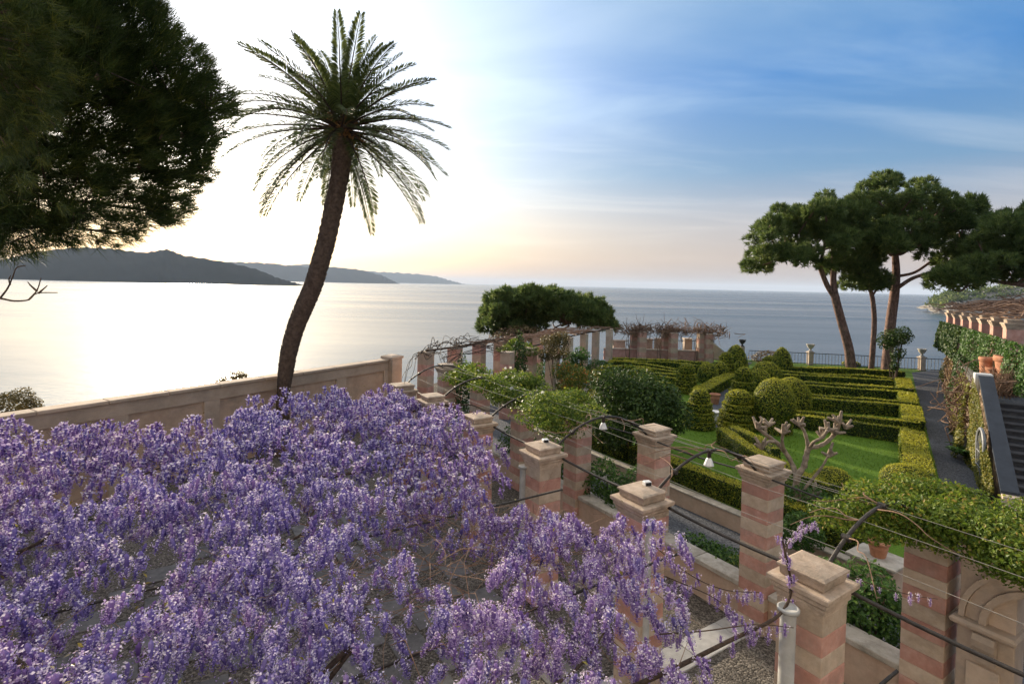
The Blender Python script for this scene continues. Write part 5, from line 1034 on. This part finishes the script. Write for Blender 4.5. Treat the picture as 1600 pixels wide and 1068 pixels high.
# pollarded tree behind the tall pillar
TY = 13.8; base = WY(1252, 838, TY); t = thing('pollarded_tree', 'leafless pollarded tree with knobbly pale limbs behind the tall pillar', 'tree', tuple(base))
b = MB()
def tp_(pts, ws, dy=0):
    P = curve_pts([WY(p[0], p[1], TY + (p[2] if len(p) > 2 else 0)) for p in pts], 5); W_ = np.interp(np.linspace(0, len(pts) - 1, len(P)), range(len(pts)), ws) * .70 * TY / F / 2
    W_ = W_ * (1 + .12 * np.sin(np.arange(len(P)) * 1.9)); b.tube(P, W_, 9)
tp_([(1252, 838), (1248, 800), (1244, 765), (1246, 745), (1256, 728)], [20, 17, 16, 14, 12])
tp_([(1256, 730), (1260, 712), (1264, 700), (1278, 697), (1292, 690), (1305, 676), (1312, 660)], [13, 12, 11, 9, 9, 9, 9])
tp_([(1263, 702), (1261, 688), (1256, 672), (1250, 664)], [11, 8, 7, 6]); tp_([(1265, 699), (1272, 690, -.3), (1285, 683, -.4), (1293, 672, -.5)], [8, 7, 6, 6])
tp_([(1246, 748), (1238, 725, .3), (1226, 705, .4), (1212, 690, .5), (1196, 678, .5), (1184, 668, .5)], [12, 11, 11, 10, 9, 8])
tp_([(1212, 690, .5), (1200, 690, .3), (1190, 700, .3)], [8, 7, 6]); tp_([(1226, 705, .4), (1222, 690, .2), (1224, 676, .1)], [8, 7, 6]); tp_([(1196, 678, .5), (1197, 668, .5), (1201, 664, .5)], [7, 6, 6])
tp_([(1248, 790), (1262, 778, -.3), (1275, 774, -.4)], [14, 12, 10]); tp_([(1246, 790), (1256, 765, -.2), (1272, 745, -.3), (1285, 728, -.4), (1294, 712, -.5)], [9, 7, 6, 5, 4])
for q in [(1312, 660), (1250, 664), (1293, 672), (1184, 668), (1190, 700), (1224, 676), (1201, 664), (1305, 676), (1322, 668), (1275, 774), (1294, 712), (1285, 683)]:
    c = WY(q[0], q[1], TY - .1)
    for _ in range(6):
        d = rdir(1)[0]; d[2] = abs(d[2]) * 1.2 + .1; b.tube([c, c + d * rng.uniform(.12, .30)], [.055, .028], 6)
b.build('trunk', M['bark_pale'], t, tuple(base))

# ------------------------------------------------------------------ wisteria
WZ = 2.9
wpoly = np.array([(-15.5, 9.8)] + [tuple(W(a, c, 2.95)[:2]) for a, c in ((-60, 668), (60, 668), (160, 676), (250, 678), (330, 660), (440, 628), (520, 616), (600, 614), (650, 620), (690, 645), (730, 668), (770, 705), (810, 755), (850, 785), (900, 796), (960, 812), (1010, 842), (1050, 872), (1090, 905), (1125, 935), (1120, 985), (1060, 985), (1030, 1020), (1020, 1090))] + [(1.1, 3.7), (-4, 3.6), (-13, 5)])
def inpoly(x, y, pg=wpoly):
    s_ = np.zeros(len(x), bool); j = len(pg) - 1
    for i in range(len(pg)):
        c = (pg[i][1] > y) != (pg[j][1] > y); s_ ^= c & (x < (pg[j][0] - pg[i][0]) * (y - pg[i][1]) / (pg[j][1] - pg[i][1] + 1e-12) + pg[i][0]); j = i
    return s_
wr = np.random.default_rng(33)
sp_ = .69; gx, gy = np.meshgrid(np.arange(-15, 3, sp_), np.arange(3.4, 18, sp_)); gx = gx.ravel() + wr.uniform(-.34, .34, gx.size); gy = gy.ravel() + wr.uniform(-.34, .34, gy.size)
k = inpoly(gx, gy); gx, gy = gx[k], gy[k]; MX = np.c_[gx, gy]
nzv = lump(np.c_[MX * 1.0, np.zeros(len(MX))], 1.15, 8) + .5 * lump(np.c_[MX * 2.0, np.zeros(len(MX))], 1.6, 9)
dens = np.clip(1.15 + .5 * nzv, .2, 1)
for px, py, rr_, keep in ((650, 850, 1.15, .16), (560, 800, .6, .3), (720, 900, .7, .25), (500, 770, .5, .2), (300, 870, .45, .15), (130, 775, .6, .15), (230, 905, .4, .2), (470, 850, .4, .3), (1060, 985, .3, .15), (880, 1010, .3, .3), (760, 770, .6, .4), (180, 880, .35, .2), (20, 930, .3, .2), (330, 930, .35, .3), (560, 960, .35, .3)):
    c = W(px, py, WZ)[:2]; d = np.hypot(*(MX - c).T); e = np.clip(1 - (d / rr_) ** 2, 0, 1); dens *= 1 - (1 - keep) * np.clip(e * 1.8, 0, 1)
keep = wr.uniform(0, 1, len(MX)) < np.clip(dens * 1.3, 0, 1); MX = MX[keep]; dens = dens[keep]
mh = wr.normal(.02, .12, len(MX)) + .10 * lump(np.c_[MX, np.zeros(len(MX))], .8, 4)
RT_ = []   # raceme: x, y, z, length, tilt direction, tilt
for (x, y), h_, dn in zip(MX, mh, dens):
    far_ = y > 9.5; n_ = int(wr.integers(36, 50) * (.85 if far_ else 1.0) * (.4 + .6 * dn)); R0 = wr.uniform(.34, .62); hb = .0
    for _ in range(n_):
        a_ = wr.uniform(0, 2 * PI); r_ = math.sqrt(wr.uniform(0, 1)) * R0; RT_.append((x + r_ * math.cos(a_), y + r_ * math.sin(a_), WZ + .12 + h_ + .68 * (R0 / .5) * (1 - (r_ / R0) ** 2) - wr.uniform(0, .10) - .36, wr.uniform(.13, .245), a_, r_ / R0 * .45 + wr.normal(0, .08)))
RT_ = np.array(RT_)
def raceme(n, nv, fs, k=5):
    """drooping raceme, 1 m long before scaling: florets round a thin stalk"""
    rs = np.random.default_rng(nv); u = rs.uniform(0, 1, n) ** .85; R_ = .25 * np.clip(1 - u, .0, 1) ** .48 * np.clip(u * 9 + .45, 0, 1) + .012; a_ = rs.uniform(0, 2 * PI, n)
    rr = R_ * rs.uniform(.55, 1.05, n); P = np.stack([rr * np.cos(a_), rr * np.sin(a_), -u], 1); d = np.stack([np.cos(a_), np.sin(a_), rs.uniform(-.2, .9, n)], 1); d /= np.linalg.norm(d, axis=1)[:, None]
    w_ = np.cross(d, [0, 0, 1.]) + rs.normal(0, .35, (n, 3)); w_ /= np.linalg.norm(w_, axis=1)[:, None]; up = np.cross(w_, d); s_ = (fs * rs.uniform(.75, 1.25, n) * (1.1 - .55 * u))[:, None]
    v = np.stack([P - w_ * s_ + d * s_ * .35, P - up * s_ * .8, P + w_ * s_ + d * s_ * .35, P + up * s_ * .9 + d * s_ * .2], 1).reshape(-1, 3)      # banner folded along its middle
    f = np.concatenate([np.arange(4 * n).reshape(-1, 4)[:, [0, 1, 3]], np.arange(4 * n).reshape(-1, 4)[:, [1, 2, 3]]])
    tn = np.repeat(np.clip(.92 - .60 * u + rs.normal(0, .18, n), 0, 1), 4)
    lv = ((.02, -.0), (.08, -.12), (.075, -.42), (.045, -.70), (.006, -.88)); cv = np.array([(r_ * math.cos(2 * PI * j / k), r_ * math.sin(2 * PI * j / k), z_) for r_, z_ in lv for j in range(k)])   # body of buds inside
    cf = np.array([[t_ for t_ in q] for i in range(len(lv) - 1) for j in range(k) for q in ((k * i + j, k * i + k + j, k * i + k + (j + 1) % k), (k * i + j, k * i + k + (j + 1) % k, k * i + (j + 1) % k))])
    return np.concatenate([cv, v]), np.concatenate([cf, f + len(cv)]), np.concatenate([np.repeat(np.array([.35, .35, .25, .12, .05]), k), tn])
VAR = [raceme(64, i, .054) for i in range(5)]; VARF = [raceme(22, 50 + i, .094, 4) for i in range(5)]; VARN = [raceme(230, 90 + i, .036) for i in range(5)]
wt = thing('wisteria', 'great canopy of purple wisteria in full bloom covering the terrace', 'wisteria', (-4, 9, 0))
wo_ = np.array([-4, 9, 0.])
dist = np.hypot(np.hypot(RT_[:, 0], RT_[:, 1]), H - RT_[:, 2]); pxs = 800 + F * RT_[:, 0] / RT_[:, 1]; pys = 450 + F * (H - RT_[:, 2]) / RT_[:, 1]
vis = (pxs > 0) & (pxs < 1600) & (pys < 1075); order = np.argsort(np.where(vis, dist / RT_[:, 3], 1e9)); top300 = set(order[:300].tolist())
RM = []
for q_, (v, f, tn) in enumerate(VARN + VARN):
    b = MB(); b.add(v, f, 0, tn); b.tube([(0, 0, .12), (0, 0, -.5), (0, 0, -.9)], [.012, .010, .006], 3, 1); RM.append(b.mesh('flower_cluster', [G['wist' if q_ < 5 else 'wistblue'], M['twig']]))
BLU = (lump(np.c_[RT_[:, :2], np.zeros(len(RT_))], .55, 17) + wr.normal(0, .35, len(RT_))) > .12
for i in top300:
    x, y, z, L, a_, ti = RT_[i]; o = link('flower_cluster', RM[i % 5 + 5 * int(BLU[i])], wt, (x - wo_[0], y - wo_[1], z)); o.rotation_euler = (0, -ti, a_); o.scale = (L * 1.5, L * 1.5, L)
b = MB(); rest = np.array([i for i in range(len(RT_)) if i not in top300]); 
for lod, VS in ((0, VAR), (1, VARF)):
    for q, bl_ in [(q, bl_) for q in range(5) for bl_ in (0, 1)]:
        ii = rest[(rest % 5 == q) & (BLU[rest] == bool(bl_)) & ((RT_[rest, 1] > 9.0) == bool(lod))]
        if not len(ii): continue
        v, f, tn = VS[q]; x, y, z, L, a_, ti = RT_[ii].T; ca, sa, ct, st = np.cos(a_), np.sin(a_), np.cos(-ti), np.sin(-ti)
        sv = v[None] * np.stack([L * 1.5, L * 1.5, L], 1)[:, None]; X = sv[..., 0] * ct[:, None] + sv[..., 2] * st[:, None]; Z = -sv[..., 0] * st[:, None] + sv[..., 2] * ct[:, None]; Yv = sv[..., 1]
        vv = np.stack([X * ca[:, None] - Yv * sa[:, None] + x[:, None], X * sa[:, None] + Yv * ca[:, None] + y[:, None], Z + z[:, None]], -1)
        ff = (f[None] + (np.arange(len(ii)) * len(v))[:, None, None]).reshape(-1, 3); tt = np.clip(tn[None] + wr.normal(0, .09, (len(ii), 1)), 0, 1).ravel(); b.add(vv.reshape(-1, 3), ff, bl_, tt)
o = b.build('blossom', [G['wist'], G['wistblue']], wt, wo_); o['kind'] = 'stuff'
print('tot', sum(len(o.data.polygons) for o in bpy.data.objects if o.type == 'MESH')); print('racemes', len(RT_), 'tris', sum(len(g) for g, _, _ in b.f))
# young bronze leaves among the blossom
b = MB(); ii = wr.choice(len(RT_), 1300); P = RT_[ii][:, :3] + wr.normal(0, .07, (1300, 3)) + [0, 0, .03]; b.leaves(P, np.tile([0, 0, 1.], (1300, 1)), .07, .42); o = b.build('young_leaves', G['wistleaf'], wt, wo_); o['kind'] = 'stuff'
# woody branches and twigs lying on the trellis
for i in range(22):
    x, y = MX[wr.integers(len(MX))]; a_ = wr.uniform(0, 2 * PI) ; pts = []
    for k in range(7): pts.append((x, y, WZ - .12 + wr.normal(0, .05))); a_ += wr.normal(0, .35); x += .45 * math.cos(a_); y += .45 * math.sin(a_)
    b = MB(); pp = curve_pts(pts, 4); b.tube(pp, np.linspace(.028, .010, len(pp)), 6); b.build('branch', M['bark'], wt, wo_)
b = MB()
for i in range(420):
    if i < 170: c = W(640 + wr.normal(0, 130), 850 + wr.normal(0, 60), WZ)[:2]; x, y = c
    else: x, y = MX[wr.integers(len(MX))]
    a_ = wr.uniform(0, 2 * PI); L = wr.uniform(.4, 1.4); pts = [(x, y, WZ - .1)]
    for k in range(3): a_ += wr.normal(0, .3); x += L / 3 * math.cos(a_); y += L / 3 * math.sin(a_); pts.append((x, y, WZ - .05 + wr.normal(0, .09)))
    b.tube(pts, [.006, .005, .004, .003], 3)
o = b.build('twigs', M['twig'], wt, wo_); o['kind'] = 'stuff'
# petals fallen on the terrace
b = MB(); n_ = 2600; q = np.c_[wr.uniform(-9, 4.5, n_), wr.uniform(4, 14, n_), np.full(n_, .05)]; q = q[((q - FP(0)) @ NR) < -.4]; b.leaves(q, np.tile([0, 0, 1.], (len(q), 1)), .035, .7, 0, wr.uniform(.4, 1, len(q)), .15); b.build('petals', G['wist'])['kind'] = 'stuff'
# trellis rods under it
for i, tt in enumerate(np.arange(-1.0, 9, 2.73)):
    a = FP(0) + (FP(1) - FP(0)) / 2.73 * tt; c = a - NR * 13.5; pts = [a * (1 - s_) + c * s_ + np.array([0, 0, WZ - .22]) for s_ in np.linspace(.02, 1, 4)]; b = MB(); b.tube(pts, .018, 5)
    tag(b.build('trellis_rod', M['iron'], None, tuple(pts[0])), 'thin iron rod carrying the wisteria, reaching across the terrace %s' % ['nearest the camera', 'from the second cap', 'from the third cap', 'from the petal-strewn cap'][min(i, 3)], 'trellis rod', 'rods under the wisteria', 'thing')
# sprays trailing to the pipe, the nearest cap and along the rail
def spray(pts, n, label, tint=0.0, stem=.012, drop=(.10, .17)):
    P = curve_pts(pts, 8); b = MB(); b.tube(P, np.linspace(stem, stem * .5, len(P)), 6, 1)
    for _ in range(n):
        c = P[rng.integers(2, len(P))] + rng.normal(0, .03, 3); v, f, tn = VAR[rng.integers(5)]; L = rng.uniform(*drop); a_ = rng.uniform(0, 6.28); vv = v * [L * 1.25, L * 1.25, L]; vv = np.stack([vv[:, 0] * math.cos(a_) - vv[:, 1] * math.sin(a_), vv[:, 0] * math.sin(a_) + vv[:, 1] * math.cos(a_), vv[:, 2]], 1) + c; b.add(vv, f, 0, np.clip(tn + tint, 0, 1))
    return tag(b.build('wisteria_spray', [G['wist'], M['bark']], None, tuple(P[0])), label, 'wisteria', 'wisteria sprays', 'thing')
spray([W(960, 1085, 2.75), W(1060, 1040, 2.78), W(1140, 1000, 2.8), W(1215, 962, 2.85), W(1236, 920, 3.0), WY(1228, 870, 6.0), WY(1222, 840, 6.05)], 16, 'thick dark wisteria stem climbing past the round white pipe', 0, .026)
spray([WY(1226, 870, 6.05), WY(1232, 848, 6.2), WY(1246, 830, 6.6), WY(1262, 818, 7.0), WY(1282, 822, 7.2)], 26, 'pale lilac spray arching left of the nearest cap', .22, .008, (.08, .13))
spray([WY(1300, 905, 6.2), WY(1330, 902, 6.4), WY(1380, 918, 6.4), WY(1430, 930, 6.4), WY(1465, 935, 6.5)], 14, 'lilac spray hanging along the wire right of the nearest cap', .15, .006, (.07, .12))
spray([W(1020, 850, 2.95), W(1075, 895, 2.95), W(1130, 920, 2.95), W(1190, 925, 2.95)], 20, 'loose lilac spray trailing towards the tall pillar', .08, .008)
spray([W(1040, 900, 2.9), W(1110, 930, 2.9), W(1150, 960, 2.9)], 15, 'short loose spray below the trailing one', .03, .008)
spray([W(1030, 990, 2.9), W(1100, 985, 2.9), W(1180, 975, 2.9), W(1240, 980, 2.85)], 20, 'loose lilac spray in front of the round white pipe', .05, .008)
spray([FP(3) + [-.15, .0, 3.26], FP(3) + [.02, .05, 3.36], FP(3) + [.2, .1, 3.28]], 7, 'tuft of lilac blossom on the petal-strewn cap', .1, .006, (.08, .12))
